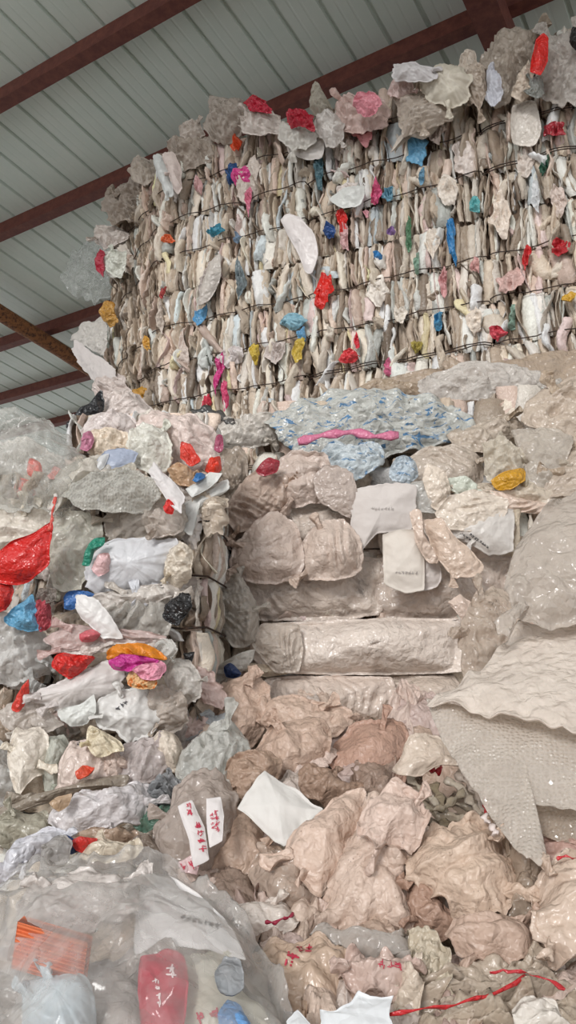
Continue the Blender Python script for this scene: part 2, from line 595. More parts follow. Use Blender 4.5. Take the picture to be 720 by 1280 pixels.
def bag(name, label, cat, col, pts, Y, puff=.04, mat='film', t=-.12, tx=0.0, cr=.012, cs=.07, rag=.05, smooth=.6, parent=None,
        group=None, fold=None, rings=24, spokes=96, back=.6, ctr=None, hump=None, kind=None, key=None, edge=.35, lift=0.0):
    _seed[0] += 1
    if fold is None and mat in ('film', 'dusty', 'milky', 'woven') and rings > 12:
        r_ = random.Random(_seed[0])
        fold = (r_.uniform(0, 180), cr * .8, cs * .55)
    V, q, tr, uv = bag_geo(pts, Y, puff, t, tx, cr, cs, rag, smooth, _seed[0], rings, spokes, fold, back, ctr, edge, hump)
    c = lin(col)
    c = c + (np.array([.86, .84, .82]) - c) * lift
    c = c * ([1.13, 1.09, 1.07] if mat in ('film', 'milky') else [1.08, 1.0, 1.03] if mat == 'dusty' else [1, 1, 1])
    o = put(name, V, q, tr, M[mat], parent, col=c, uv=uv)
    props(o, label, cat if parent is None else None, group if parent is None else None, kind)
    if key: BAGS[key] = (V, q, tr); HOST[key] = o
    if parent is None and name in ('plastic_bag', 'film_sheet') and mat in ('film', 'dusty', 'milky', 'woven', 'clean') and puff >= .03:
        r_ = random.Random(_seed[0] * 3)
        pp = np.array(pts, float); c0 = pp.mean(0); ext = np.abs(pp - c0).mean()
        for _k in range(2 if ext > 22 else 1):
            e = pp[r_.randrange(len(pp))]; dv = (e - c0); dv = dv / np.linalg.norm(dv); nn_ = np.array([-dv[1], dv[0]])
            L1, W1 = ext * r_.uniform(.35, .75), ext * r_.uniform(.25, .5)
            b0 = e - dv * ext * .45
            if b0[1] > 1265 or abs(e[0] - 360) > 400: continue
            tip = e + dv * L1
            q2 = [b0 + nn_ * W1 * .45, b0 - nn_ * W1 * .45, (b0 + tip) / 2 - nn_ * W1 * .35, tip - nn_ * W1 * r_.uniform(.6, 1), tip + dv * W1 * .3, tip + nn_ * W1 * r_.uniform(.5, 1), (b0 + tip) / 2 + nn_ * W1 * .35]
            bag('loose_end', None, None, col, [tuple(x) for x in q2], Y + t * (e[1] - c0[1]) / 100 * .8 + tx * (e[0] - c0[0]) / 100 - puff * .35, .012, mat, t=t, tx=tx, cr=max(.012, cr * .7), cs=.05, rag=.16, smooth=.3,
                parent=o, fold=(math.degrees(math.atan2(-dv[1], dv[0])), .012, .022), rings=14, spokes=56)
    return o


def inkmesh(text, size, ang, px, py, key, mat, parent, name='printed_text', squash=1.0):
    """lettering laid onto the surface of a bag"""
    V0, q0, t0 = BAGS[key]
    bvh = BVHTree.FromPolygons([tuple(v) for v in V0], [tuple(map(int, f)) for f in q0] + [tuple(map(int, f)) for f in t0])
    rs = np.random.RandomState(text * 13 + int(px))
    vs, fs = [], []
    for g in range(text):                       # smudged, unreadable characters: a few short strokes each
        gx = (g - (text - 1) / 2) * 1.05
        for k in range(rs.randint(5, 9)):
            a0 = rs.choice([0, math.pi / 2, rs.uniform(0, 3.14)]) + rs.normal() * .12
            ln = rs.uniform(.25, .85); cx_, cy_ = rs.uniform(-.28, .28), rs.uniform(-.32, .32)
            ux, uy = math.cos(a0) * ln / 2, math.sin(a0) * ln / 2; tx_, ty_ = -math.sin(a0) * .06, math.cos(a0) * .06
            b0 = len(vs)
            vs += [(gx + cx_ - ux - tx_, cy_ - uy - ty_), (gx + cx_ + ux - tx_, cy_ + uy - ty_), (gx + cx_ + ux + tx_, cy_ + uy + ty_), (gx + cx_ - ux + tx_, cy_ - uy + ty_)]
            fs.append([b0, b0 + 1, b0 + 2, b0 + 3])
    vs = np.array(vs)
    ca, sa = math.cos(R(ang)), math.sin(R(ang))
    P = []
    for x, y in vs:
        x *= size; y *= size * squash
        X, Yp = px + x * ca - y * sa, py - (x * sa + y * ca)
        d = ray(X, Yp)
        hit = bvh.ray_cast(Vector(CAM), Vector(d / np.linalg.norm(d)))
        if hit[0] is None: P.append(None)
        else: P.append(np.array(hit[0]) - d / np.linalg.norm(d) * .003)
    ok = [f for f in fs if all(P[i] is not None for i in f)]
    if not ok: return
    P = [np.zeros(3) if p is None else p for p in P]
    used = sorted({i for f in ok for i in f})
    mp = {a: b for b, a in enumerate(used)}
    V = np.array([P[i] for i in used])
    tris = [[mp[f[0]], mp[f[i]], mp[f[i + 1]]] for f in ok for i in range(1, len(f) - 1)]
    o = put(name, V, None, tris, M[mat], parent, smooth=False)
    return o


# ------------------------------------------------------------------ bales
PAL = [('d9d0c2', 10), ('cbbfae', 9), ('e6e1d8', 9), ('bfb1a0', 7), ('a89a8a', 6), ('efece6', 5), ('d8c4b6', 5), ('8f8172', 4), ('c8b4a8', 4),
       ('cfd3cf', 4), ('b3b8b4', 2), ('6f6356', 2), ('dcc7c4', 2), ('c9d6dc', 1), ('ded3ac', 1)]
PALN = np.array([lin(c) for c, _ in PAL]); PALW = np.array([x for _, x in PAL], float); PALW /= PALW.sum()
BROWN = PALW * np.array([.6, 1.1, .25, 1.5, 2.2, .12, 1, 3, 1.1, .3, .8, 3, .3, .2, .5]); BROWN /= BROWN.sum()


def fold_geo(rs, x, z0, z1, wd, dep, lean, curl, nx=7, nz=13, y0=0.0):
    """one pressed fold of film standing between two straps: pinched at both ends, arched in the middle"""
    s = np.linspace(-1, 1, nx); tt = np.linspace(0, 1, nz)
    S, T = np.meshgrid(s, tt)
    pin = (.72 + .28 * np.sin(np.pi * np.clip(T, .0, 1)) ** .6)
    wob = curl * np.sin(T * math.pi * rs.uniform(.8, 2.4) + rs.uniform(0, 6))
    X = x + lean * (T - .5) + wob + S * wd * .5 * pin
    # ridge: a sharp-ish crest, off-centre
    off = rs.uniform(-.45, .45)
    cre = 1 - np.abs(S - off) / (1 + np.abs(off))
    arch = np.clip(cre, 0, 1) ** rs.uniform(.45, .9)
    Yy = y0 - dep * arch * (.6 + .4 * np.sin(np.pi * T) ** .5) + dep * .35 * (1 - np.sin(np.pi * T) ** .4)
    Z = z0 + (z1 - z0) * T
    V = np.stack([X, Yy, Z], -1).reshape(-1, 3)
    sd = rs.randint(0, 200)
    V[:, 1] -= crumple(V * [1, 1, .3], .022, sd, 2) * dep * .4
    V[:, 0] += perlin(V * 22, sd) * .008
    i, j = np.meshgrid(np.arange(nz - 1), np.arange(nx - 1), indexing='ij')
    q = np.stack([i * nx + j, i * nx + j + 1, (i + 1) * nx + j + 1, (i + 1) * nx + j], -1).reshape(-1, 4)
    # back side closing the fold (thickness)
    Vb = V.copy(); Vb[:, 1] += dep * .35 + .01
    Vb[:, 0] = x + (Vb[:, 0] - x) * .7
    n = len(V)
    rim = []
    for k in range(nz - 1):
        rim.append([k * nx, (k + 1) * nx, n + (k + 1) * nx, n + k * nx])
        rim.append([(k + 1) * nx - 1, n + (k + 1) * nx - 1, n + (k + 2) * nx - 1, (k + 2) * nx - 1])
    return np.vstack([V, Vb]), np.vstack([q, np.array(rim)])


def bale(name, label, group, base, rz, wd, dp, ht, rows, seed, pal=PALW, bend=0.0, nf=22, parts=30, dep=(.025, .07), sides=True,
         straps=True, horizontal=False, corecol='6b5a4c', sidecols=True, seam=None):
    """a strapped bale: core, pressed folds, single folded bags, baling wires. local x along the face, y into the bale"""
    rs = np.random.RandomState(seed)
    root = empty(name, base, rz, label, 'bale', group)
    sag = lambda X: bend * np.clip(-X, 0, None) if bend >= 0 else 0
    # core: crumpled block with pinches at the straps
    nx, nz = 28, 8 * rows
    V, Q = [], []

    def face(fn, nu, nv):
        b = len(V)
        for i in range(nv):
            for j in range(nu): V.append(fn(j / (nu - 1), i / (nv - 1)))
        for i in range(nv - 1):
            for j in range(nu - 1): Q.append([b + i * nu + j, b + i * nu + j + 1, b + (i + 1) * nu + j + 1, b + (i + 1) * nu + j])
    x0, x1 = (-wd, 0) if bend else (0, wd)
    f = lambda x: bend * (-x) if bend else 0.0
    face(lambda a, b: (x0 + (x1 - x0) * a, f(x0 + (x1 - x0) * a) + .02, ht * b), nx, nz)
    face(lambda a, b: (x1 - (x1 - x0) * a, dp, ht * b), nx, nz)
    face(lambda a, b: (x0, dp + (f(x0) + .02 - dp) * a, ht * b), 10, nz)
    face(lambda a, b: (x1, f(x1) + .02 + (dp - f(x1) - .02) * a, ht * b), 10, nz)
    face(lambda a, b: (x0 + (x1 - x0) * a, f(x0 + (x1 - x0) * a) + .02 + (dp - f(x0 + (x1 - x0) * a) - .02) * b, ht), nx, 10)
    face(lambda a, b: (x0 + (x1 - x0) * a, dp + (f(x0 + (x1 - x0) * a) + .02 - dp) * b, 0), nx, 10)
    V = np.array(V, float)
    cx = np.array([(x0 + x1) / 2, dp / 2, ht / 2])
    rowp = np.abs(np.sin(np.pi * V[:, 2] * rows / ht))
    V[:, :2] += (V[:, :2] - cx[:2]) * (-.03 + .035 * rowp)[:, None]
    dsp = np.stack([perlin(V * 8, seed + k) for k in range(3)], 1) * .012
    V += dsp; V[:, 2] = np.clip(V[:, 2], 0, ht)
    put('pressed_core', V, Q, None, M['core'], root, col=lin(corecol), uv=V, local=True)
    rh = ht / rows
    # folds
    AV, AQ, AC, nv = [], [], [], 0
    singles = []
    for r in range(rows):
        n = int(nf * wd)
        for layer in range(2):
            for k in range(n):
                x = x0 + (k + rs.uniform(.1, .9)) * (x1 - x0) / n
                w_ = rs.choice([rs.uniform(.5, 1.2), rs.uniform(1, 2), rs.uniform(1.8, 3.4)]) / nf
                dd = rs.uniform(*dep) * (.75 if layer == 0 else 1) * .8
                if horizontal: dd *= .8
                g = dict(x=x, z0=r * rh + rs.uniform(-.012, .012), z1=(r + 1) * rh + rs.uniform(-.012, .012),
                         wd=w_, dep=dd, lean=rs.normal() * .022, curl=abs(rs.normal()) * .008)
                rb_ = rs.rand()
                if rb_ < .25: g['wd'] = rs.uniform(.25, .55) / nf; g['dep'] *= 1.25; g['curl'] *= 2
                elif rb_ < .4: g['lean'] *= 3
                if layer == 1:
                    if rs.rand() < .4: continue
                    if rs.rand() < .35:
                        c_ = rs.uniform(.2, .7); g['z0'] = (r + rs.uniform(0, .4)) * rh; g['z1'] = min(ht, g['z0'] + rh * c_)
                big = layer == 1 and rs.rand() < .5
                if big: g['wd'] *= 1.35
                Vf, Qf = fold_geo(rs, **g, y0=f(np.clip(x, x0, x1)) + (.014 if layer == 0 else -.004) + rs.normal() * .009)
                Vf[:, 2] = np.clip(Vf[:, 2], 0.002, ht - .002)
                c = np.minimum(PALN[rs.choice(len(PAL), p=pal)] * rs.uniform(.9, 1.4) * [1.03, 1, .98], .93)
                if big and len(singles) < parts: singles.append((Vf, Qf, c))
                else:
                    AV.append(Vf); AQ.append(Qf + nv); nv += len(Vf); AC.append(np.tile(c, (len(Vf), 1)))
    for k in range(int(12 * wd * (rows > 3))):                    # tufts that spill over the straps
        x = rs.uniform(x0 + .03, x1 - .03); zc = rs.randint(1, rows) * rh
        hh_ = rs.uniform(.35, .8) * rh
        Vf, Qf = fold_geo(rs, x, max(.01, zc - hh_ * rs.uniform(.3, 1)), min(ht - .01, zc + hh_ * rs.uniform(.2, .8)), rs.uniform(1.2, 2.6) / nf, rs.uniform(*dep), rs.normal() * .06, .012, y0=f(x) - .028)
        c = np.minimum(PALN[rs.choice(len(PAL), p=pal)] * 1.25, .93)
        put('folded_bag', Vf, Qf, None, M['fold'], root, col=c, uv=Vf, local=True)
    if sides:                                                     # folds on both visible ends too
        for sx, sg in ((x0, -1), (x1, 1)):
            for r in range(rows):
                for k in range(int(nf * .6 * dp)):
                    yy = rs.uniform(.04, dp - .04)
                    if bend and yy < f(sx) + .05: continue
                    Vf, Qf = fold_geo(rs, 0, r * rh, (r + 1) * rh, 1.6 / nf, rs.uniform(*dep) * .6, rs.normal() * .015, .006, 5, 8)
                    W = Vf.copy(); W[:, 0] = sx + sg * (-Vf[:, 1] - .01); W[:, 1] = yy + Vf[:, 0]
                    if sg < 0: Qf = Qf[:, ::-1]
                    else: pass
                    W[:, 2] = np.clip(W[:, 2], .002, ht - .002)
                    AV.append(W); AQ.append(Qf + nv); nv += len(W)
                    AC.append(np.tile(PALN[rs.choice(len(PAL), p=pal)], (len(W), 1)))
    o = put('pressed_folds', np.vstack(AV), np.vstack(AQ), None, M['fold'], root, col=np.vstack(AC), uv=np.vstack(AV), local=True)
    o['kind'] = 'stuff'
    for Vf, Qf, c in singles:
        put('folded_bag', Vf, Qf, None, M['fold'], root, col=c, uv=Vf, local=True)
    if straps:
        for r in range(rows):
            if r == 0: continue
            z = r * rh
            for dz in ((0,) if rs.rand() < .88 else (-.006, .008)):
                P = []
                n = 34
                for k in range(n + 1):
                    a = k / n; x = x0 + (x1 - x0) * a
                    P.append((x, f(x) - .038 + .012 * math.sin(a * 23 + seed) - (0.01 if 0 < k < n else 0), z + dz + .007 * math.sin(a * 11 + r * 2 + seed) + rs.normal() * .0015))
                P += [(x1 + .02, dp * .3, z), (x1 + .02, dp * .7, z), (x1, dp + .015, z), (x0, dp + .015, z), (x0 - .02, dp * .8, z), (x0 - .02, f(x0) + .05 + (dp - f(x0)) * .2, z), P[0]]
                V, q, t = tube(P, .0034, 5)
                put('baling_wire', V, q, t, M['wire'], root, local=True)
    return root


RZW = R(-25.5)
exd = np.array([math.cos(RZW), math.sin(RZW), 0])                 # along the tall wall, to the right
corner = at(203, 400, 5.0)
BH = 1.04
ZT = 5.2
wall_lab = {
    ('A', 0): 'topmost bale of the tall wall with the blue and pink scraps at its left',
    ('B', 0): 'topmost bale of the tall wall, middle one with light blue streak near its top',
    ('C', 0): 'topmost bale of the tall wall at the right edge, under the red bag',
    ('L', 0): 'topmost brownish bale end at the left side of the tall wall',
    ('A', 1): 'second-row bale of the tall wall with red bag and big white flap at right',
    ('B', 1): 'second-row middle bale of the tall wall with long blue strip on it',
    ('C', 1): 'second-row bale of the tall wall at the right edge above the clear film',
    ('L', 1): 'second-row brown bale end at left of the tall wall with yellow scraps',
    ('A', 2): 'third-row bale showing magenta strips just above the loose bags',
    ('B', 2): 'third-row bale mostly hidden behind the blue printed film',
    ('C', 2): 'third-row bale hidden behind the clear film at the right edge',
    ('L', 2): 'third-row bale end behind the black film at left'}
WALL = {}
cols = {'A': (0.0, 1.08), 'B': (1.09, 1.08), 'C': (2.18, 1.1)}
for lay in range(3):
    for cn, (xo, wd) in cols.items():
        b = corner + exd * xo
        top = ZT + {'A': -.02, 'B': .03, 'C': .1}[cn] if False else ZT
        WALL[cn, lay] = bale('plastic_bale', wall_lab[cn, lay], 'strapped bales of the tall wall', (b[0], b[1], ZT - BH * (lay + 1)), RZW,
                             wd, .8, BH, 4, 11 + lay * 7 + ord(cn), nf=40, parts=34 if lay < 2 else 12, sides=(cn == 'A'))
    WALL['L', lay] = bale('plastic_bale', wall_lab['L', lay], 'strapped bales of the tall wall', (corner[0], corner[1], ZT - BH * (lay + 1)), RZW,
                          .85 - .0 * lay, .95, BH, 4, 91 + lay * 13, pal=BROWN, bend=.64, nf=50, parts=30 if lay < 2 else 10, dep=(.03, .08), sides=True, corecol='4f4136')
for cn in 'ABCL':                                                # the rows that carry them, down to the floor
    src = WALL[cn, 2]
    for k in (1, 2):
        r = src.copy(); C.objects.link(r); r.location.z -= BH * k - (.0 if k == 1 else .0)
        r['label'] = 'bale low in the tall stack, behind the nearer bales'
        r['group'] = 'carrying bales of the tall stack'
        if r.location.z < 0: r.location.z = 0.0
        for ch in src.children:
            if ch.name.startswith('folded'): continue
            c = ch.copy(); C.objects.link(c); c.parent = r

# ------------------------------------------------------------------ scraps pressed into the tall wall
def wallY(px, py, off=.07):
    """forward distance of the wall face under a pixel"""
    d = ray(px, py); nrm = np.array([-exd[1], exd[0], 0]) * -1
    t_ = ((corner - CAM) @ nrm + off) / (d @ nrm)
    p = CAM + d * t_
    xl = (p - corner) @ exd
    if xl < 0:
        n2 = np.array([exd[0] * .842 + exd[1] * -.539 * -1, 0, 0])
        e2 = exd * -.842 + np.array([-exd[1], exd[0], 0]) * .539
        n2 = np.array([e2[1], -e2[0], 0]); n2 = n2 if n2 @ d < 0 else -n2
        t_ = ((corner - CAM) @ n2 + off) / (d @ n2)
        p = CAM + d * t_
        return p[1], 'L', p[2]
    return p[1], ('A' if xl < 1.085 else 'B' if xl < 2.175 else 'C'), p[2]


def blob(rs, px, py, w_, h_, n=9, rough=.3, ang=0):
    out = []
    for k in range(n):
        a = 2 * math.pi * k / n + rs.uniform(-.2, .2)
        r = 1 + rs.uniform(-rough, rough)
        x, y = math.cos(a) * w_ / 2 * r, math.sin(a) * h_ / 2 * r
        ca, sa = math.cos(R(ang)), math.sin(R(ang))
        out.append((px + x * ca - y * sa, py + x * sa + y * ca))
    return out


rsS = np.random.RandomState(5)
scraps = [(295, 180, 11, 26, 'e05a34', 'orange-red'), (287, 216, 20, 24, '27548c', 'blue'), (303, 221, 22, 20, 'd8418c', 'pink', 30), (208, 298, 16, 14, 'e06a3c', 'orange'),
          (268, 286, 22, 11, '2a86a0', 'teal'), (320, 132, 28, 16, 'c22a3c', 'red', 20), (373, 149, 38, 22, 'b01f34', 'dark red', 15), (452, 160, 36, 34, 'e8a0a4', 'pink'),
          (455, 138, 34, 14, 'e890a0', 'pink', 20), (520, 186, 26, 40, '6aa8cc', 'light blue', 25), (428, 276, 16, 22, 'd8302c', 'red'), (412, 291, 20, 20, '214a86', 'blue'),
          (404, 356, 26, 48, 'd8241c', 'bright red', 8), (470, 242, 15, 26, 'dc5a86', 'pink'), (563, 298, 11, 46, '2f82bc', 'blue', -4), (472, 317, 12, 14, '3284c4', 'blue'),
          (658, 320, 11, 32, 'cc2a2e', 'red'), (701, 309, 24, 20, 'b8242e', 'red', -20), (681, 206, 12, 32, '2c5a46', 'dark green', 12), (511, 292, 7, 46, '4c7a58', 'green'),
          (692, 163, 34, 18, 'b03440', 'dark red', -12), (250, 395, 18, 24, '5c9cc8', 'blue'), (274, 466, 11, 50, 'd84a90', 'magenta', 6), (258, 505, 8, 40, 'cc3a50', 'red'), (282, 495, 9, 26, 'd04470', 'pink red'),
          (318, 441, 9, 26, 'ccb040', 'yellow'), (375, 432, 13, 34, 'ccb04c', 'yellow', 6), (366, 400, 34, 20, '88b4c4', 'pale blue', -20), (376, 424, 15, 32, '6aa4cc', 'light blue', 15),
          (435, 446, 28, 14, 'd43a40', 'red', -35), (484, 458, 12, 22, 'd86a90', 'pink'), (520, 430, 14, 12, 'a89848', 'olive'), (547, 400, 12, 22, '4a90b8', 'blue'),
          (623, 415, 18, 18, 'd04a58', 'red'), (136, 388, 16, 24, 'c08a3c', 'ochre'), (184, 430, 12, 16, 'd09a3c', 'yellow'), (174, 490, 22, 16, 'b8862c', 'yellow ochre', -20),
          (398, 217, 13, 40, '4a6e78', 'dark teal'), (310, 246, 10, 36, 'e0809a', 'pink'), (488, 290, 14, 10, '8a6aa0', 'lilac'), (594, 256, 14, 16, '60aaac', 'teal'), (486, 244, 12, 24, '6a9ab0', 'blue'),
          (204, 366, 10, 14, 'a83c3c', 'red'), (715, 375, 18, 14, 'd0a43c', 'yellow'), (527, 222, 8, 20, '6c9cb8', 'blue'), (352, 515, 16, 14, 'c8303c', 'red', -30), (447, 428, 10, 20, 'd03040', 'red'),
          (296, 296, 12, 12, '7a90a8', 'grey blue'), (460, 270, 10, 14, 'd8a0a8', 'pale pink'), (556, 352, 12, 34, 'd8a4a4', 'pale pink'), (520, 330, 8, 30, '7fa08c', 'pale green'),
          (594, 330, 16, 24, 'dca8a4', 'pale pink'), (430, 300, 14, 30, 'd4a8a8', 'pale pink'), (248, 234, 12, 20, 'e4b8b8', 'pale pink'), (670, 250, 14, 40, 'e0e6ea', None), (640, 395, 12, 40, '8ca898', 'pale green'),
          (300, 352, 14, 40, '7c9098', 'slate'), (470, 360, 40, 44, 'ece8e0', None), (592, 400, 30, 40, 'e8e0d4', None), (626, 270, 40, 60, 'e6dcd0', None), (580, 195, 36, 50, 'e8e0da', None),
          (545, 160, 30, 44, 'e4d8d0', None), (425, 180, 44, 50, 'ddd2c8', None), (390, 90, 1, 1, 'ffffff', None), (335, 150, 36, 30, 'e8e2da', None), (370, 185, 40, 30, 'f0ece6', None),
          (310, 225, 40, 60, 'd8cfc6', None, 10), (220, 235, 16, 50, 'e0dcd8', None, -10), (204, 220, 14, 54, 'dfe6e6', None, -14), (262, 345, 26, 60, 'b8b0ac', 'grey', 15), (290, 445, 34, 30, 'dcd8d8', None),
          (345, 440, 40, 34, 'd4ccc8', None), (434, 240, 40, 34, 'e4deda', None), (500, 390, 20, 40, 'e8e4da', None), (655, 200, 30, 44, 'e0d8d0', None), (700, 250, 30, 40, 'ddd0c8', None),
          (640, 350, 40, 30, 'd8b4ac', 'dusty pink'), (560, 240, 30, 40, 'ece6dc', None), (540, 300, 28, 44, 'e8e0d4', None), (230, 440, 20, 44, 'd4c8c0', None), (160, 330, 20, 50, 'd8d2c8', None, -20),
          (150, 300, 26, 30, 'd6cec4', None, 30), (200, 400, 14, 46, 'c8beb4', None)]
for s in scraps:
    px, py, w_, h_, c_, nm = s[:6]
    if w_ < 3: continue
    an = s[6] if len(s) > 6 else 0
    Y_, cn, z_ = wallY(px, py, .07 if nm is not None else .055)
    lay = min(2, max(0, int((ZT - z_) / BH)))
    sl = -.43 / .903 * 0
    vivid = nm is not None
    bag('plastic_scrap' if vivid else 'folded_bag', (nm + ' plastic scrap') if vivid else None, None, c_,
        blob(rsS, px, py, w_ * .95 if vivid else w_ * .7, h_ * 1.1 if vivid else h_ * .9, 7 if w_ < 24 else 9, .42 if w_ < 24 else .28, an), Y_, .012 if vivid else .012, 'bright' if vivid and nm not in ('slate', 'grey') else 'film', t=0, tx=-.2 if cn != 'L' else -.5, cr=.03, cs=.05, rag=.3 if w_ < 24 else .2, smooth=.0,
        parent=WALL[cn, lay], fold=(90 - an, .045, .035), rings=12, spokes=48, back=1.0)
# big white flap and a few hanging sheets on the wall
def wflap(col, pts, puff=.03, mat='clean', **k):
    cx = sum(p[0] for p in pts) / len(pts); cy = sum(p[1] for p in pts) / len(pts)
    Y_, cn, z_ = wallY(cx, cy, .11)
    lay = min(2, max(0, int((ZT - z_) / BH)))
    return bag('film_flap', None, None, col, pts, Y_, puff, mat, t=0, tx=-.2 if cn != 'L' else -.45, parent=WALL[cn, lay], rings=14, spokes=56, **k)
wflap('ebe4e2', [(352, 276), (362, 268), (378, 275), (393, 292), (398, 320), (390, 340), (382, 342), (374, 320), (360, 295)], cr=.012)
wflap('dfe0dc', [(412, 250), (430, 236), (455, 232), (452, 255), (430, 262)])
wflap('c4c0ba', [(262, 330), (275, 318), (276, 345), (262, 375), (248, 382), (252, 355)], mat='film')
wflap('e0dad4', [(362, 168), (385, 172), (405, 176), (404, 198), (380, 200), (362, 190)])
wflap('d8d2c8', [(490, 190), (515, 150), (540, 140), (548, 158), (530, 175), (500, 170)], mat='film')
wflap('e2ded6', [(640, 130), (668, 125), (676, 160), (668, 182), (640, 178)], mat='film')
wflap('d8dcd6', [(130, 316), (150, 312), (158, 330), (150, 346), (134, 345)], mat='film')
wflap('cfc8c0', [(118, 290), (140, 284), (160, 298), (150, 310), (125, 306)], mat='film')

# ------------------------------------------------------------------ the nearer stacks
def simple_bale(label, group, x, y, z, wd, dp, ht, rows, seed, **k):
    return bale('plastic_bale', label, group, (x, y, z), k.pop('rz', R(-1.5)), wd, dp, ht, rows, seed, **k)


g1 = 'bales of the left stack'
LB = simple_bale('left stack bale with red, orange and white film hanging over its face', g1, -1.56, 2.52, 1.42, 1.315, .95, .84, 5, 301, nf=46, parts=50, dep=(.02, .055))
LB2 = simple_bale('left stack bale below it, just above the big clear bag', g1, -1.6, 2.38, .58, 1.27, .95, .84, 5, 302, nf=24, parts=16)
LB3 = simple_bale('bale low in the left stack behind the big clear bag', g1, -1.6, 2.38, 0, 1.27, .95, .58, 3, 303, nf=18, parts=0)
simple_bale('low bale at the back of the left stack under the black film bag', g1, -.86, 2.95, 2.26, .56, .6, .36, 2, 304, nf=30, parts=6)
g2 = 'bales of the right stack'
pk = PALW * np.array([2, 1.5, 1.6, 1, .6, 1, 2, .3, 1.4, .3, .2, .1, 1.4, .1, .2]); pk /= pk.sum()
RB = simple_bale('right stack bale with long pinkish wrapped bundles bulging between its straps', g2, -.2, 3.05, 1.45, 1.12, .8, .85, 4, 311, nf=16, parts=12, pal=pk)
RB2 = simple_bale('bale of the right stack behind the big bubble wrap sheet', g2, .94, 3.02, 1.45, 1.1, .8, .85, 4, 312, nf=16, parts=8, pal=pk)
RB3 = simple_bale('lower bale of the right stack sunk behind the heap of dusty bags', g2, -.2, 3.05, .6, 1.12, .8, .85, 4, 313, nf=12, parts=0, pal=pk)
RB5 = simple_bale('bottom bale of the right stack behind the heap', g2, -.2, 3.05, 0, 1.12, .8, .6, 3, 313, nf=12, parts=0, pal=pk)
RB4 = simple_bale('lower bale at right behind the bubble wrap sheet', g2, .94, 3.02, .6, 1.1, .8, .85, 4, 314, nf=12, parts=0, pal=pk)
RB6 = simple_bale('bottom bale at right behind the bubble wrap sheet', g2, .94, 3.02, 0, 1.1, .8, .6, 3, 314, nf=12, parts=0, pal=pk)
MB = simple_bale('slumped bale under the blue printed film on top of the right stack', g2, -.12, 3.3, 2.3, 1.0, .5, .5, 2, 321, nf=14, parts=10, straps=False, pal=pk)
MB2 = simple_bale('slumped bale under the clear film bags at the right edge', g2, .9, 3.25, 2.3, .95, .5, .55, 2, 322, nf=14, parts=10, straps=False, pal=pk)

_hy = [600, 860, 900, 1000, 1080, 1180, 1280, 1400]
_hY = [3.0, 2.78, 2.6, 2.1, 1.8, 1.55, 1.35, 1.15]


def hY(y): return float(np.interp(y, _hy, _hY))


# heap of loose film under the near bags
nx, ny = 150, 150
xs = np.linspace(-1.7, 2.2, nx); ys = np.linspace(.62, 3.0, ny)
X_, Y_ = np.meshgrid(xs, ys)
zz = np.interp(Y_, [.62, .85, 1.1, 1.35, 1.55, 1.8, 2.1, 2.6, 2.78, 3.0], [0.02, .5, .82, 1.0, 1.06, 1.14, 1.22, 1.4, 1.48, 1.5])
zl = np.interp(Y_, [.62, .85, 1.1, 1.35, 1.8, 3.0], [0.02, .45, .7, .8, .9, .95])
mixx = np.clip((X_ + .55) / .35, 0, 1)
zz = zl + (zz - zl) * mixx
V = np.stack([X_, Y_, zz], -1).reshape(-1, 3)
hh = crumple(V, .16, 61, 4)
V[:, 2] += hh * .055 * np.clip((V[:, 1] - .62) * 4, 0, 1) - .03
V[:, 2] = np.maximum(V[:, 2], .0)
V[:, 0] += crumple(V, .12, 62, 3) * .03
i, j = np.meshgrid(np.arange(ny - 1), np.arange(nx - 1), indexing='ij')
q = np.stack([i * nx + j, i * nx + j + 1, (i + 1) * nx + j + 1, (i + 1) * nx + j], -1).reshape(-1, 4)
qc = V[q].mean(1); q = q[~(((qc[:, 0] < -.28) & (qc[:, 1] > 2.36)) | (qc[:, 1] > 3.0))]
V2 = V.copy(); V2[:, 2] = np.minimum(V2[:, 2] - .015, V2[:, 2]); V2[:, 2] = np.maximum(V2[:, 2], -.01)
hc = lin('a89684')[None] * (1 + .35 * perlin(V * 5, 8))[:, None]
heap = put('loose_film_heap', V, q, None, M['dusty'], col=np.clip(hc, 0, 1), uv=V)
props(heap, 'heap of crumpled dusty film filling the ground under and between the near bags', 'plastic waste', kind='stuff')

def P(name, label, col, pts, Y, puff=.05, mat='dusty', cat='plastic bag', **k):
    return bag(name, label, cat, col, pts, Y, puff, mat, **k)


# ------------------------------------------------------------------ near heap, right of the clear bag
P('plastic_bag', 'pinkish brown crumpled bag above the dusty heap, below the wrapped bundles', 'b89a86',
  [(412, 945), (438, 908), (480, 900), (505, 908), (512, 950), (505, 978), (468, 1000), (425, 975)], 2.32, .08, cr=.02, cs=.13)
P('plastic_bag', 'folded beige bag left of the pinkish brown bag, open end up', 'c2ae9a',
  [(320, 935), (345, 905), (390, 898), (412, 912), (408, 950), (372, 985), (330, 975)], 2.3, .07, cr=.03, cs=.09, fold=(60, .03, .05))
P('plastic_bag', 'beige bag at the left end of the wrapped bundles', 'c4b09c',
  [(256, 885), (275, 858), (315, 846), (335, 860), (332, 905), (300, 940), (268, 930)], 2.55, .07, cr=.025, cs=.09, fold=(80, .02, .05))
P('plastic_bag', 'thin beige bag hanging below the lower wrapped bundle', 'cbb8a4',
  [(330, 880), (360, 870), (410, 880), (440, 895), (420, 925), (380, 915), (340, 915)], 2.5, .05, cr=.025, cs=.08, fold=(20, .02, .04))
P('plastic_bag', 'small crumpled grey-beige bag above the white square pouch', 'a8937e',
  [(285, 960), (310, 940), (350, 950), (345, 975), (310, 1000), (285, 990)], 2.15, .05, cr=.03, cs=.06)
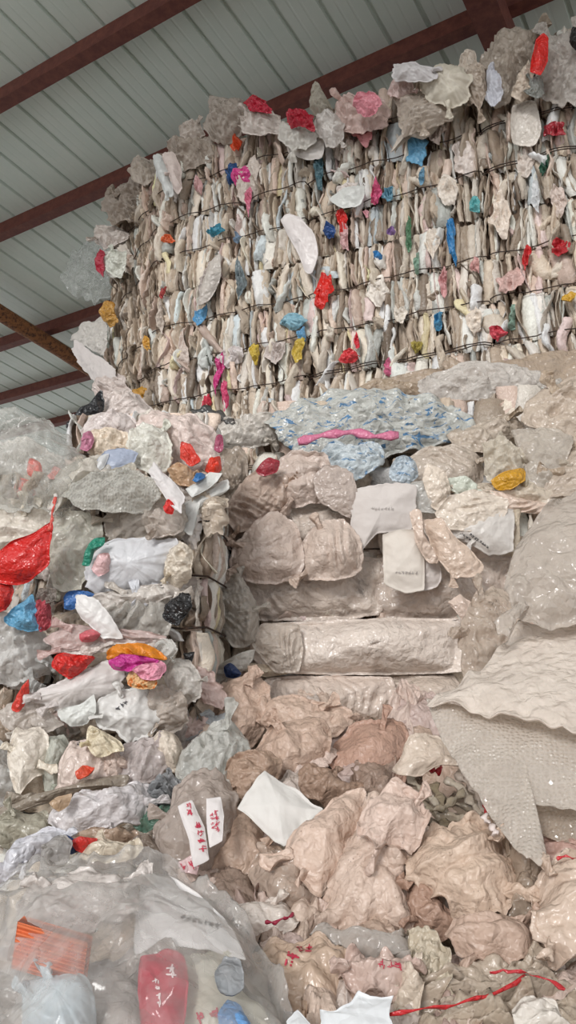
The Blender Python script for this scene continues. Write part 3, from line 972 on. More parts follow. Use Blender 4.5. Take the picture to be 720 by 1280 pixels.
P('plastic_bag', 'dark brownish folded bag right of the white square pouch', '9c8672',
  [(380, 960), (420, 965), (450, 985), (445, 1005), (400, 1005), (375, 985)], 2.12, .05, cr=.03, cs=.06, fold=(20, .03, .04))
P('film_sheet', 'clear crinkled film between left stack and the beige bags', 'c9ccc8',
  [(222, 960), (240, 918), (285, 900), (312, 930), (300, 960), (285, 995), (232, 990)], 2.2, .05, 'milky', cr=.03, cs=.05)
P('plastic_bag', 'speckled beige bag under the left corner of the white square pouch', 'c9b49e',
  [(250, 1105), (262, 1060), (275, 1025), (298, 1008), (335, 1050), (372, 1100), (345, 1122), (290, 1118)], 1.86, .07, cr=.016, cs=.12, rag=.08)
P('plastic_bag', 'pink-white crumpled film under the speckled beige bag', 'd8c8c4',
  [(245, 1108), (270, 1098), (300, 1110), (335, 1105), (350, 1125), (310, 1135), (262, 1122)], 1.78, .035, 'milky', cr=.025, cs=.05)
P('plastic_bag', 'half-clear bag bulging below the white square pouch', 'c9b8aa',
  [(312, 1092), (335, 1068), (365, 1070), (398, 1105), (402, 1140), (372, 1158), (335, 1138)], 1.72, .07, 'milky', cr=.02, cs=.08)
P('pouch', 'clean white square pouch lying diagonally on the dusty bags', 'dad6d1',
  [(296, 1009), (331, 964), (372, 988), (404, 1013), (378, 1040), (355, 1060), (322, 1032)], 1.80, .018, 'paper', cat='pouch', cr=.01, cs=.14, smooth=.08, rag=.015, edge=.2, spokes=120, rings=26)
P('plastic_bag', 'woven-textured beige pouch right of the white square pouch', 'cdbba8',
  [(351, 1072), (368, 1040), (395, 1018), (432, 990), (452, 992), (457, 1010), (440, 1052), (420, 1090), (399, 1114), (375, 1098)], 1.72, .05, cr=.014, cs=.1, smooth=.4, edge=.25, rings=28, spokes=110)
P('plastic_bag', 'tall dusty beige bag with a folded neck in the middle of the heap', 'ccbcaa',
  [(398, 1160), (408, 1115), (425, 1060), (452, 1012), (480, 995), (510, 1008), (528, 1030), (522, 1080), (512, 1165), (475, 1170), (430, 1162)], 1.68, .075, cr=.028, cs=.11, rings=34, spokes=130, fold=(65, .022, .06), rag=.07)
P('plastic_bag', 'upper folded flap of beige film over the tall dusty bag', 'd0c0b0',
  [(448, 1035), (462, 1000), (490, 985), (522, 1000), (534, 1028), (515, 1062), (490, 1050), (470, 1068)], 1.66, .05, cr=.03, cs=.07, fold=(30, .03, .05))
P('plastic_bag', 'big round dusty bag in the centre right of the heap', 'c9b8a2',
  [(505, 1085), (520, 1052), (545, 1035), (590, 1025), (628, 1040), (655, 1075), (650, 1115), (630, 1142), (590, 1150), (562, 1130), (530, 1110)], 1.62, .10, cr=.024, cs=.14, rings=34, spokes=130, rag=.06, fold=(10, .02, .1))
P('plastic_bag', 'creased clear wrap around the right side of the big round bag', 'b5a594',
  [(632, 1060), (650, 1045), (675, 1090), (678, 1120), (665, 1150), (632, 1150), (640, 1110)], 1.62, .05, 'milky', cr=.03, cs=.05, fold=(70, .03, .03))
P('plastic_bag', 'brown slack bag under the big round bag', 'a68c78',
  [(505, 1105), (535, 1108), (575, 1140), (585, 1158), (550, 1165), (515, 1150)], 1.6, .05, cr=.025, cs=.08, fold=(20, .02, .05))
P('plastic_bag', 'flattened dusty bag with a curved seam below the big round bag', 'b9a592',
  [(558, 1175), (575, 1150), (610, 1148), (655, 1150), (672, 1172), (668, 1195), (630, 1210), (590, 1200)], 1.5, .055, cr=.018, cs=.08, fold=(-5, .02, .04))
P('plastic_bag', 'pale puffed bag cut by the right edge of the picture', 'cdbbab',
  [(664, 1160), (672, 1105), (685, 1078), (725, 1068), (760, 1100), (755, 1200), (715, 1205), (685, 1188)], 1.5, .08, 'film', cr=.03, cs=.12, rings=28, spokes=110, fold=(50, .02, .07))
P('film_sheet', 'grey-white bag neck flattened below the tall dusty bag', 'c4bfb9',
  [(392, 1168), (412, 1158), (450, 1165), (495, 1168), (514, 1180), (500, 1196), (455, 1200), (420, 1190)], 1.5, .035, 'milky', cr=.015, cs=.1)
P('plastic_bag', 'white bag with a red string just right of the big clear bag', 'dcd4cc',
  [(285, 1135), (300, 1125), (345, 1128), (372, 1145), (368, 1170), (330, 1180), (300, 1165)], 1.62, .045, 'film', cr=.022, cs=.08, key='ws')
P('plastic_bag', 'dusty bag with red printed characters beside the big clear bag', 'c4ae9a',
  [(318, 1190), (345, 1172), (395, 1175), (432, 1190), (440, 1230), (420, 1262), (380, 1268), (345, 1240)], 1.45, .05, 'film', cr=.022, cs=.09, key='rc', rings=26, spokes=100)
P('plastic_bag', 'pinkish bag with faint red print above the bright white sheet', 'c9b4aa',
  [(425, 1212), (445, 1198), (490, 1200), (515, 1212), (510, 1240), (470, 1252), (435, 1240)], 1.42, .04, 'film', cr=.025, cs=.06, key='rp')
P('film_sheet', 'tangled cream film right of the pinkish printed bag', 'd0c4b4',
  [(488, 1235), (500, 1205), (520, 1198), (530, 1230), (520, 1270), (495, 1270)], 1.42, .04, 'film', cr=.03, cs=.05, fold=(80, .04, .03))
P('film_sheet', 'bright white torn sheet at the bottom edge of the picture', 'f2f4f6',
  [(400, 1262), (420, 1262), (438, 1252), (448, 1240), (462, 1246), (492, 1244), (486, 1270), (494, 1300), (402, 1300)], 1.28, .008, 'clean', cat='plastic sheet', cr=.004, smooth=.0, rag=.03, edge=.1)
P('film_sheet', 'tiny bright white scrap at the bottom beside the clear bag', 'f0f2f4',
  [(358, 1278), (372, 1264), (388, 1280), (384, 1296), (362, 1296)], 1.28, .006, 'clean', cat='plastic sheet', cr=.003, smooth=0, rag=.03)
P('film_sheet', 'long creased grey-beige film sheet along the bottom right', 'b7aa9a',
  [(500, 1245), (540, 1205), (600, 1200), (660, 1208), (730, 1230), (760, 1265), (700, 1262), (640, 1250), (580, 1262), (530, 1280)], 1.44, .035, 'film', cr=.03, cs=.07, fold=(10, .035, .035), rings=26, spokes=120)
P('film_sheet', 'crumpled olive-grey film in the bottom right corner', 'aaa08c',
  [(520, 1290), (560, 1262), (620, 1250), (680, 1258), (740, 1270), (760, 1310), (640, 1320)], 1.36, .04, 'dusty', cr=.035, cs=.06, fold=(5, .03, .035), rings=24, spokes=110)
P('film_sheet', 'cream crumpled film just under the flattened seam bag', 'c4bba8',
  [(510, 1165), (530, 1170), (560, 1205), (560, 1240), (535, 1245), (515, 1215)], 1.46, .04, 'film', cr=.035, cs=.05, fold=(60, .03, .03))
P('film_sheet', 'white curled scrap on the crumpled film at bottom right', 'd8d4cc',
  [(640, 1262), (665, 1250), (690, 1262), (720, 1290), (650, 1290)], 1.33, .025, 'film', cr=.02)


def ribbon(name, label, col, pts, wpx, Y, mat='bright', cat='plastic strip', t=-.2, **k):
    """narrow strip of film along a pixel path"""
    c = resample_open(np.array(pts, float), 14)
    T = np.gradient(c, axis=0); T /= np.linalg.norm(T, axis=1)[:, None]
    Nn = np.stack([-T[:, 1], T[:, 0]], 1)
    wv = wpx * (.75 + .35 * np.sin(np.arange(14) * 1.7))[:, None] * .5
    o = np.vstack([c + Nn * wv, (c - Nn * wv)[::-1]])
    cy = c[:, 1].mean()
    # build as a bent tube-like closed strip: cross-section flattened
    V, n = [], 8
    yv = Y if callable(Y) else (lambda x, y: Y + t * (y - cy) / 100)
    Pw = [at(x, y, yv(x, y)) for x, y in c]
    Nw = [at(x + a * 10, y + b * 10, yv(x, y)) - at(x, y, yv(x, y)) for (x, y), (a, b) in zip(c, Nn)]
    for p, nw, ww in zip(Pw, Nw, wv[:, 0]):
        u = nw / np.linalg.norm(nw); r = ww / 10 * np.linalg.norm(nw)
        d = (CAM - p) / np.linalg.norm(CAM - p)
        for k_ in range(n):
            a = 2 * math.pi * k_ / n
            V.append(p + u * r * math.cos(a) + d * min(r, .012) * math.sin(a) * .8)
    V = np.array(V); m = len(Pw)
    V = V + (crumple(V, .03, 9, 2) * .004)[:, None]
    V = np.vstack([V, V[:n].mean(0), V[-n:].mean(0)])
    i, j = np.meshgrid(np.arange(m - 1), np.arange(n), indexing='ij')
    q = np.stack([i * n + j, i * n + (j + 1) % n, (i + 1) * n + (j + 1) % n, (i + 1) * n + j], -1).reshape(-1, 4)
    tt = [[len(V) - 2, (j_ + 1) % n, j_] for j_ in range(n)] + [[len(V) - 1, (m - 1) * n + j_, (m - 1) * n + (j_ + 1) % n] for j_ in range(n)]
    ob = put(name, V, q, tt, M[mat], k.get('parent'), col=lin(col), uv=V)
    if k.get('parent') is None: props(ob, label, cat, k.get('group'))
    elif label: ob['label'] = label
    return ob


def resample_open(p, n):
    seg = np.linalg.norm(np.diff(p, axis=0), axis=1); cum = np.concatenate([[0], np.cumsum(seg)])
    d = np.linspace(0, cum[-1], n)
    return np.stack([np.interp(d, cum, p[:, a]) for a in range(2)], 1)


ribbon('plastic_strip', 'long red film strip across the crumpled film at bottom right', 'c8262c', [(488, 1266), (530, 1263), (570, 1258), (605, 1247), (635, 1236), (655, 1222)], 7, 1.33)
ribbon('plastic_strip', 'thinner red film strip arching towards the bottom right corner', 'c03038', [(612, 1216), (645, 1216), (675, 1222), (705, 1240)], 5, 1.36)
ribbon('plastic_strip', 'short red scrap under the white flap near the bubble wrap tail', 'b8242e', [(520, 962), (535, 960), (552, 964)], 12, 2.0)
ribbon('plastic_strip', 'thin red strip hanging beside the bubble wrap tail', 'c02a34', [(602, 988), (605, 1002), (609, 1016)], 6, 1.85)
ribbon('plastic_strip', 'pale twisted scrap at the foot of the bubble wrap tail', 'e4d6d0', [(605, 1016), (612, 1030), (620, 1044)], 11, 1.62, mat='clean')
ribbon('plastic_strip', 'thin red line of tape by the right edge under the bubble wrap', 'c8343c', [(695, 1073), (712, 1072), (730, 1075)], 3, 1.55)
ribbon('plastic_strip', 'dark red string on the white bag beside the big clear bag', '9c2440', [(332, 1151), (345, 1152), (358, 1149), (367, 1143)], 5, 1.52)
P('plastic_bag', 'pale beige bag peeking out above the red tape at the right edge', 'b79a8c',
  [(668, 1080), (672, 1045), (700, 1050), (740, 1060), (740, 1085), (690, 1090)], 1.66, .03, cr=.02, cs=.07)

P('film_sheet', 'smooth pale flap sticking out above the red scrap', 'd6cabc',
  [(492, 962), (500, 945), (515, 920), (545, 918), (575, 935), (612, 968), (585, 962), (550, 956), (520, 968)], 1.95, .014, 'film', cat='plastic sheet', cr=.012, cs=.09, edge=.15)
rr_ = np.random.RandomState(3)
for k, (a, b, c_) in enumerate([((505, 985), (590, 1010), 'a39684'), ((520, 1000), (600, 1030), '8c806e'), ((510, 970), (560, 1020), 'b3a896'), ((555, 975), (600, 1020), 'c0b4a4'), ((540, 980), (555, 1035), '94876f'),
                                ((570, 965), (615, 1035), 'cdbfb2'), ((580, 955), (600, 1000), 'b8a99c'), ((500, 1010), (560, 1040), '7d705f'), ((530, 1015), (580, 990), 'a89c86'), ((545, 1020), (595, 1030), 'b0a390')]):
    mid = ((a[0] + b[0]) / 2 + rr_.uniform(-12, 12), (a[1] + b[1]) / 2 + rr_.uniform(-12, 12))
    ribbon('film_strip', 'olive-grey strip of film in the tangle left of the bubble wrap tail', c_, [a, mid, b], rr_.uniform(9, 18), 1.95 - k * .012, 'film', cat='plastic strip', t=-.3, group='tangled olive-grey film strips')

# small wads of film wedged into the gaps of the heap
ANCH = [(350, 1010, 'white square pouch'), (465, 1090, 'tall dusty bag'), (580, 1090, 'big round dusty bag'), (405, 1055, 'woven-textured pouch'), (448, 1270, 'bright white torn sheet'),
        (380, 1220, 'bag with red characters'), (615, 1180, 'flattened seam bag'), (462, 950, 'pinkish brown bag'), (650, 1050, 'bubble wrap tail'), (570, 1258, 'long red film strip'),
        (310, 1070, 'speckled beige bag'), (360, 1115, 'half-clear bag'), (715, 1140, 'puffed bag at the right edge'), (365, 945, 'folded beige bag'), (295, 895, 'beige bag beside the left bundle end'), (540, 1200, 'cream crumpled film')]
rsW = np.random.RandomState(77)
cw = [('b7a592', 'tan'), ('a8968a', 'grey-brown'), ('c7b8a6', 'beige'), ('9a8878', 'brown'), ('d2c4b6', 'pale cream'), ('bfb0a6', 'pinkish grey'), ('8f7f70', 'dark brown'), ('cdc6ba', 'light grey')]
used_l = set()
for k in range(130):
    py = rsW.uniform(885, 1275); px = rsW.uniform(250 if py < 1200 else 340, 725)
    if (px > 560 and py < 1050) or len(used_l) > 58: continue
    s_ = rsW.uniform(34, 70)
    c_, cn_ = cw[rsW.randint(len(cw))]
    ax, ay, an_ = min(ANCH, key=lambda q: (q[0] - px) ** 2 + (q[1] - py) ** 2)
    dx, dy = px - ax, py - ay
    w1 = ('tucked under' if dy > 0 else 'showing above') if abs(dy) > abs(dx) else ('wedged at the right of' if dx > 0 else 'wedged at the left of')
    lb = cn_ + ' wad ' + w1 + ' the ' + an_
    if lb in used_l: continue
    used_l.add(lb)
    P('film_wad', lb, c_, blob(rsW, px, py, s_ * 1.3, s_, 8, .35, rsW.uniform(0, 180)), hY(py) + .02, .03, 'dusty', cat='plastic waste', t=-.25, cr=.022, cs=.08, rag=.22, smooth=.3,
      group='film wads packed in the near heap', fold=(rsW.uniform(0, 180), .016, .04), rings=20, spokes=80)

# transparent bag with printed white tapes
tb = P('plastic_bag', 'transparent bag with red-printed white tapes, left of the speckled beige bag', 'b9aea6',
       [(188, 1050), (205, 1020), (222, 985), (250, 970), (285, 978), (296, 1010), (285, 1045), (262, 1085), (245, 1112), (215, 1095)], 1.86, .07, 'milky', cr=.022, cs=.1, key='tb', rings=28, spokes=110)
P('packing_tape', 'left strip of white tape with red print on the transparent bag', 'e8e2e0', [(222, 1008), (240, 1000), (256, 1035), (262, 1075), (242, 1085), (236, 1050)], 1.745, .006, 'clean', cat='tape', cr=.003, key='t1', rag=.02, smooth=.05)
P('packing_tape', 'right strip of white tape with red print on the transparent bag', 'e8e2e0', [(258, 998), (276, 996), (280, 1020), (278, 1052), (262, 1060), (258, 1030)], 1.735, .006, 'clean', cat='tape', cr=.003, key='t2', rag=.02, smooth=.05)
P('packing_tape', 'crumpled white tape end with pink print below the two tape strips', 'dcc4c6', [(222, 1076), (240, 1070), (252, 1078), (246, 1092), (226, 1090)], 1.73, .008, 'film', cat='tape', cr=.008, key='t3', smooth=.1)

# ------------------------------------------------------------------ bubble wrap at the right
bw = P('bubble_wrap', 'big bubble wrap sheet draped at the right, folded along a ridge', 'ddd3c8',
  [(533, 876), (570, 882), (610, 890), (640, 895), (680, 904), (730, 914), (780, 925), (770, 1015), (700, 1010), (650, 1006), (655, 1035), (683, 1062), (676, 1084), (652, 1075), (620, 1030), (580, 970), (552, 925)],
  1.70, .02, 'bubble', cat='bubble wrap', t=-.12, tx=-.05, cr=.010, cs=.16, rag=.015, smooth=.3, rings=50, spokes=220, ctr=(655, 950), edge=.12, back=.3)
bag('folded_back_film', 'crinkled upper fold, smoother and shinier', None, 'e6dfd6',
  [(533, 878), (565, 852), (600, 838), (622, 810), (648, 780), (700, 768), (760, 775), (790, 850), (780, 928), (730, 917), (680, 907), (640, 898), (600, 890)],
  1.83, .03, 'milky', t=-.30, tx=-.05, cr=.014, cs=.12, rag=.008, smooth=.2, rings=44, spokes=180, ctr=(670, 850), edge=.4, back=.3, parent=bw, fold=(35, .004, .05))
P('bubble_wrap', 'lower fold of bubble wrap against the right edge', 'cfc0b0',
  [(648, 1018), (675, 1004), (720, 1004), (760, 1015), (760, 1062), (715, 1060), (680, 1048)], 1.68, .03, 'bubble', cat='bubble wrap', cr=.015, cs=.1)
P('plastic_bag', 'large milky bag puffed up at the right edge above the bubble wrap', 'c8c1b8',
  [(634, 738), (640, 705), (650, 680), (672, 650), (700, 625), (740, 608), (790, 640), (790, 760), (730, 775), (680, 782), (645, 765)], 2.0, .08, 'milky', cr=.02, cs=.16, rag=.02, rings=34, spokes=130, ctr=(705, 710))
P('film_sheet', 'clear wrinkled film between the milky bag and the wrapped bundles', 'c9bdb0',
  [(575, 790), (600, 740), (632, 735), (660, 775), (640, 800), (605, 840), (582, 850)], 2.62, .04, 'milky', cr=.03, cs=.07)

# ------------------------------------------------------------------ right stack: wrapped bundles between the straps
def bundle(col, pts, Y, lab=None, puff=.085, **k):
    kw = dict(lift=.3, t=0, tx=0, cr=.013, cs=.09, rag=.02, smooth=.3, parent=RB, fold=(62, .014, .035), rings=30, spokes=120, edge=.18, mat='film')
    kw.update(k)
    return bag('wrapped_bundle', lab, None, col, pts, Y, puff, **kw)
bundle('d8cabc', [(285, 728), (300, 700), (340, 692), (420, 695), (470, 700), (475, 740), (470, 768), (400, 774), (320, 774), (290, 762)], 2.98, fold=(40, .02, .04))
bundle('d8c8ba', [(470, 700), (530, 695), (600, 693), (640, 700), (642, 768), (600, 772), (520, 774), (472, 768)], 2.98, fold=(150, .02, .05), mat='milky')
bundle('e4d8cc', [(318, 810), (324, 790), (350, 780), (430, 776), (500, 774), (572, 776), (577, 806), (574, 838), (500, 842), (420, 842), (345, 840), (325, 828)], 2.93, 'pale pinkish bundle, the longest and smoothest', puff=.11)
bundle('ccb8a6', [(576, 780), (610, 776), (645, 778), (645, 812), (628, 836), (596, 842), (577, 838)], 2.98, fold=(110, .01, .05), mat='milky')
bundle('dccabb', [(330, 872), (336, 850), (370, 846), (430, 846), (486, 848), (492, 872), (486, 904), (430, 908), (370, 906), (334, 898)], 2.93, 'bundle with rusty stains along the top', puff=.1)
bundle('cdbcaa', [(486, 850), (520, 846), (566, 846), (584, 870), (570, 900), (520, 905), (490, 902)], 2.96, fold=(20, .02, .04))
bundle('c8b8a8', [(285, 640), (340, 625), (440, 622), (480, 640), (475, 690), (400, 694), (320, 694), (288, 685)], 3.0, fold=(30, .02, .05))
bundle('d8ccbe', [(478, 640), (540, 628), (640, 625), (642, 690), (560, 694), (482, 692)], 3.0, fold=(80, .01, .05))
bundle('cfc4b6', [(320, 812), (312, 795), (330, 780), (372, 782), (378, 812), (372, 838), (345, 840)], 2.86, puff=.05, mat='milky', fold=(70, .02, .03))

# things hanging over the right stack
ob = P('printed_pouch', 'flat white pouch with a faint line of print hanging on the right stack', 'ddd4ca',
       [(478, 668), (500, 662), (530, 662), (531, 700), (530, 738), (508, 742), (480, 730), (479, 700)], 2.82, .022, 'paper', cat='pouch', t=0, cr=.006, cs=.1, smooth=.15, rag=.015, key='pp', edge=.15)
P('film_sheet', 'pale sheet bent behind the white printed pouch', 'd9d0cb', [(528, 665), (545, 690), (552, 722), (540, 738), (525, 735)], 2.85, .02, 'clean', cat='plastic sheet', t=0, cr=.008)
P('film_sheet', 'upright beige film strip above the white printed pouch', 'd9c8ba', [(512, 640), (526, 640), (530, 668), (548, 700), (536, 705), (520, 680)], 2.8, .018, 'film', cat='plastic sheet', t=0, cr=.01, fold=(80, .01, .02))
P('film_sheet', 'white rectangular sheet beside the dark gap at the top of the right stack', 'd3cbc6', [(436, 612), (480, 604), (520, 606), (520, 640), (515, 662), (470, 668), (450, 690), (440, 660)], 2.86, .018, 'paper', cat='plastic sheet', t=0, cr=.008, cs=.12, smooth=.15, key='wr')
P('plastic_bag', 'pinkish folded bag pointing down right on the right stack', 'd6c4b4',
  [(530, 652), (552, 648), (566, 668), (590, 690), (604, 708), (590, 718), (566, 722), (552, 705), (540, 680)], 2.8, .035, 'film', t=0, cr=.012, cs=.08, fold=(-50, .014, .05), smooth=.3)
P('film_sheet', 'white film band with black lettering on the right stack', 'dcd6d0',
  [(560, 650), (590, 640), (640, 638), (640, 688), (610, 694), (588, 680), (570, 672)], 2.84, .03, 'clean', cat='plastic sheet', t=0, cr=.008, cs=.1, key='bl')
P('film_sheet', 'cream torn sheet above the black lettering', 'dcd3c6', [(545, 640), (560, 620), (592, 612), (636, 624), (630, 650), (585, 665), (556, 660)], 2.83, .02, 'film', cat='plastic sheet', t=0, cr=.012, smooth=.2)
P('film_sheet', 'small upright cream sheet rising above the right stack', 'e0d6c8', [(528, 600), (534, 580), (556, 588), (564, 612), (558, 640), (540, 634)], 2.88, .02, 'film', cat='plastic sheet', t=0, cr=.012, smooth=.3)
P('film_sheet', 'milky white sheet left of the small upright cream sheet', 'd9dbd8', [(500, 612), (530, 600), (560, 612), (556, 640), (520, 640), (500, 632)], 2.9, .02, 'milky', cat='plastic sheet', t=0, cr=.012)
P('film_sheet', 'pale mint film lying along the top of the right stack', 'ccd4c8', [(556, 600), (580, 596), (604, 612), (640, 622), (655, 632), (600, 628), (565, 616)], 2.92, .025, 'film', cat='plastic sheet', t=0, cr=.015)
P('film_sheet', 'pinkish cream film fold reaching right above the lettering', 'dccabc', [(600, 612), (640, 618), (690, 630), (690, 642), (640, 640), (606, 630)], 2.9, .02, 'film', cat='plastic sheet', t=0, cr=.015, fold=(0, .015, .03))
ribbon('film_band', 'pale upright film band hanging down beside the milky bag, left strand', 'dccdb6', [(645, 622), (647, 660), (642, 700), (638, 740), (646, 786)], 11, 2.9, 'film', t=0, cat='plastic strip')
ribbon('film_band', 'pale upright film band hanging down beside the milky bag, right strand', 'd2c8ba', [(660, 622), (664, 660), (658, 700), (648, 730)], 9, 2.92, 'film', t=0, cat='plastic strip')
P('film_sheet', 'small torn pink-beige flap over the middle seam of the right stack', 'd8c8bc', [(560, 752), (576, 743), (592, 756), (592, 772), (584, 782), (574, 770)], 2.8, .012, 'film', cat='plastic sheet', t=0, cr=.01, smooth=.2, rag=.08)
P('film_sheet', 'crinkled clear film hanging in the gap left of the wrapped bundles', 'c6c2ba', [(270, 735), (300, 722), (322, 760), (318, 800), (292, 808), (272, 780)], 2.82, .04, 'milky', t=0, cr=.03, cs=.05)
P('film_sheet', 'grey film edge sticking out below the gap between the two stacks', 'c4c2bc', [(252, 862), (262, 840), (292, 820), (318, 812), (310, 835), (280, 850)], 2.7, .02, 'milky', cat='plastic sheet', t=0, cr=.014)
P('film_scrap', 'dark blue scrap in the gap between the two stacks', '2a3d66', [(280, 834), (288, 828), (302, 842), (292, 848), (282, 846)], 2.66, .02, 'bright', cat='plastic scrap', t=0, cr=.01, rings=10, spokes=40)
P('film_sheet', 'pale torn film edge under the middle seam of the right stack', 'dcd0bc', [(300, 828), (340, 832), (358, 842), (330, 846), (304, 838)], 2.9, .015, 'film', cat='plastic sheet', t=0, cr=.01)

# bags round the dark gap at the top of the right stack
P('plastic_bag', 'large beige bag slumped at the left end of the right stack top', 'c0ada0',
  [(290, 715), (296, 680), (320, 655), (345, 640), (370, 660), (378, 700), (370, 722), (330, 730)], 2.84, .07, 'film', t=0, lift=.2, cr=.016, cs=.12, rings=28, spokes=110)
P('plastic_bag', 'beige bag beside the slumped one, under the white rectangular sheet', 'ccbaac',
  [(376, 720), (380, 680), (398, 655), (430, 650), (450, 680), (450, 712), (420, 725)], 2.84, .06, 'film', t=0, lift=.2, cr=.02, cs=.1, fold=(80, .02, .06))
P('plastic_bag', 'brown crumpled bag tucked under the blue printed film', 'b8a08e',
  [(285, 640), (300, 605), (335, 585), (365, 600), (360, 640), (320, 660), (296, 665)], 2.92, .06, 'film', t=0, lift=.2, cr=.035, cs=.06, fold=(30, .03, .035))
P('plastic_bag', 'rounded tan bag above the dark gap left of the white sheet', 'c4b2a6',
  [(340, 590), (365, 565), (405, 570), (415, 600), (400, 628), (360, 630)], 2.92, .06, 'film', t=0, lift=.2, cr=.02, cs=.09, fold=(15, .02, .05))
P('film_sheet', 'greyish pointed sheet leaning left of the white rectangular sheet', 'bcb0a8',
  [(390, 600), (405, 580), (440, 590), (450, 650), (430, 645), (400, 628)], 2.86, .018, 'film', cat='plastic sheet', t=0, cr=.01)
P('film_wad', 'dusty grey wad of film just left of the dark gap', 'a2978a', [(262, 625), (275, 570), (300, 560), (310, 590), (300, 640), (275, 690)], 3.0, .05, 'film', cat='plastic waste', t=0, cr=.03, cs=.05, fold=(70, .03, .03))
P('plastic_scrap', 'dark red scrap beside the brown bag under the blue printed film', 'a03440', [(320, 588), (335, 572), (350, 575), (346, 590), (330, 596)], 2.84, .02, 'bright', cat='plastic scrap', t=0, cr=.012, rings=10, spokes=40)

# ------------------------------------------------------------------ on top of the right stack, against the tall wall
P('film_sheet', 'beige film sheet stretched at the foot of the tall wall', 'b0a08e',
  [(470, 478), (520, 466), (580, 458), (650, 448), (720, 436), (760, 440), (740, 480), (640, 475), (560, 482), (500, 490)], 3.6, .04, 'film', cat='plastic sheet', t=-.1, cr=.02, cs=.12, rings=26, spokes=120)
P('plastic_bag', 'big clear bag stuffed with film just below the tall wall', 'cfccc6',
  [(524, 488), (545, 468), (590, 456), (640, 458), (672, 465), (682, 485), (660, 508), (622, 518), (570, 516), (540, 506)], 3.42, .10, 'milky', lift=.25, cr=.028, cs=.07, rings=32, spokes=120, fold=(15, .02, .05))
P('plastic_bag', 'blue and white printed crinkled film bag on top of the right stack', 'cfd0ca',
  [(338, 530), (362, 508), (392, 498), (430, 488), (480, 490), (530, 498), (575, 515), (592, 535), (570, 550), (530, 560), (480, 565), (440, 590), (400, 590), (370, 560)], 3.2, .09, 'blueprint', cr=.035, cs=.075, rings=36, spokes=150, fold=(8, .03, .05))
P('plastic_strip', 'crinkled blue-white end of printed film below the pink strip', 'd5dee2',
  [(395, 570), (420, 556), (470, 560), (478, 580), (440, 604), (415, 600)], 3.02, .05, 'blueprint', cat='plastic waste', cr=.03, cs=.05, fold=(20, .03, .03))
ribbon('plastic_strip', 'pink film strip lying across the blue printed film', 'd87c9c', [(372, 553), (400, 545), (440, 540), (470, 546), (498, 544)], 12, 3.02, 'bright')
P('plastic_scrap', 'small blue and white crumpled foil above the white sheets', 'cfdbe4', [(486, 590), (498, 576), (520, 574), (524, 592), (508, 604), (490, 602)], 2.92, .03, 'blueprint', cat='plastic scrap', cr=.02, cs=.03)
P('plastic_bag', 'grey-beige bag between the blue printed film and the yellow-bottomed bag', 'b5a898',
  [(500, 580), (530, 562), (575, 560), (605, 575), (600, 602), (560, 608), (520, 604)], 3.05, .05, 'film', lift=.18, cr=.022, cs=.09)
P('plastic_bag', 'creased tan film bag right of the blue printed film', 'b3a592',
  [(560, 545), (592, 528), (640, 522), (655, 535), (625, 555), (600, 568), (570, 562)], 3.15, .05, 'film', lift=.18, cr=.03, cs=.07, fold=(20, .02, .04))
P('plastic_bag', 'clear pointed bag with a yellow bottom on the right stack', 'd2cbb8',
  [(602, 562), (618, 552), (626, 540), (640, 552), (656, 570), (652, 596), (634, 600), (614, 598)], 2.95, .05, 'milky', lift=.25, cr=.03, cs=.04, fold=(80, .02, .03))
P('plastic_scrap', 'mustard yellow plastic under the clear pointed bag', 'cf9a2c', [(614, 600), (634, 590), (655, 584), (656, 602), (638, 612), (620, 610)], 2.9, .03, 'bright', cat='plastic scrap', cr=.01, cs=.04)
P('plastic_bag', 'smooth grey film bag right of the yellow plastic', 'c0b8aa',
  [(640, 545), (680, 535), (715, 545), (705, 580), (685, 615), (662, 608), (655, 575)], 2.98, .05, 'milky', lift=.25, cr=.02, cs=.1)
P('plastic_bag', 'folded beige bags end at the right edge under the tall wall', 'b8a894',
  [(662, 505), (690, 480), (730, 468), (770, 480), (770, 560), (720, 560), (680, 545), (655, 530)], 3.1, .08, 'film', lift=.18, cr=.035, cs=.09, fold=(150, .04, .06), rings=28, spokes=110)
P('plastic_bag', 'dark beige film fold at the right edge above the milky bag', 'ab9b88',
  [(690, 590), (705, 565), (760, 555), (770, 610), (715, 622), (680, 620)], 2.95, .05, 'film', lift=.18, cr=.03, cs=.08, fold=(20, .03, .05))
P('film_sheet', 'thin pale film running along under the yellow plastic', 'ccc2b2', [(560, 612), (600, 606), (660, 606), (715, 618), (700, 634), (640, 624), (590, 622)], 2.93, .03, 'film', cat='plastic sheet', cr=.022, cs=.07, fold=(5, .02, .03))
P('film_sheet', 'tan sheet bridging the blue film and the wall foot', 'aa9a86', [(430, 490), (470, 476), (530, 478), (545, 498), (500, 498), (450, 500)], 3.5, .03, 'film', cat='plastic sheet', cr=.02)

# ------------------------------------------------------------------ left stack: what hangs over its face
def Lf(name, label, col, pts, off=0.0, puff=.03, mat='film', cat='plastic bag', **k):
    kw = dict(t=0, cr=.022, cs=.07, rag=.09, lift=.28 if mat in ('film', 'milky', 'clean') and lin(col).min() > .25 else 0.0)
    kw.update(k)
    return bag(name, label, cat, col, pts, 2.42 - off, puff, mat, **kw)
SH = 'plastic sheet'
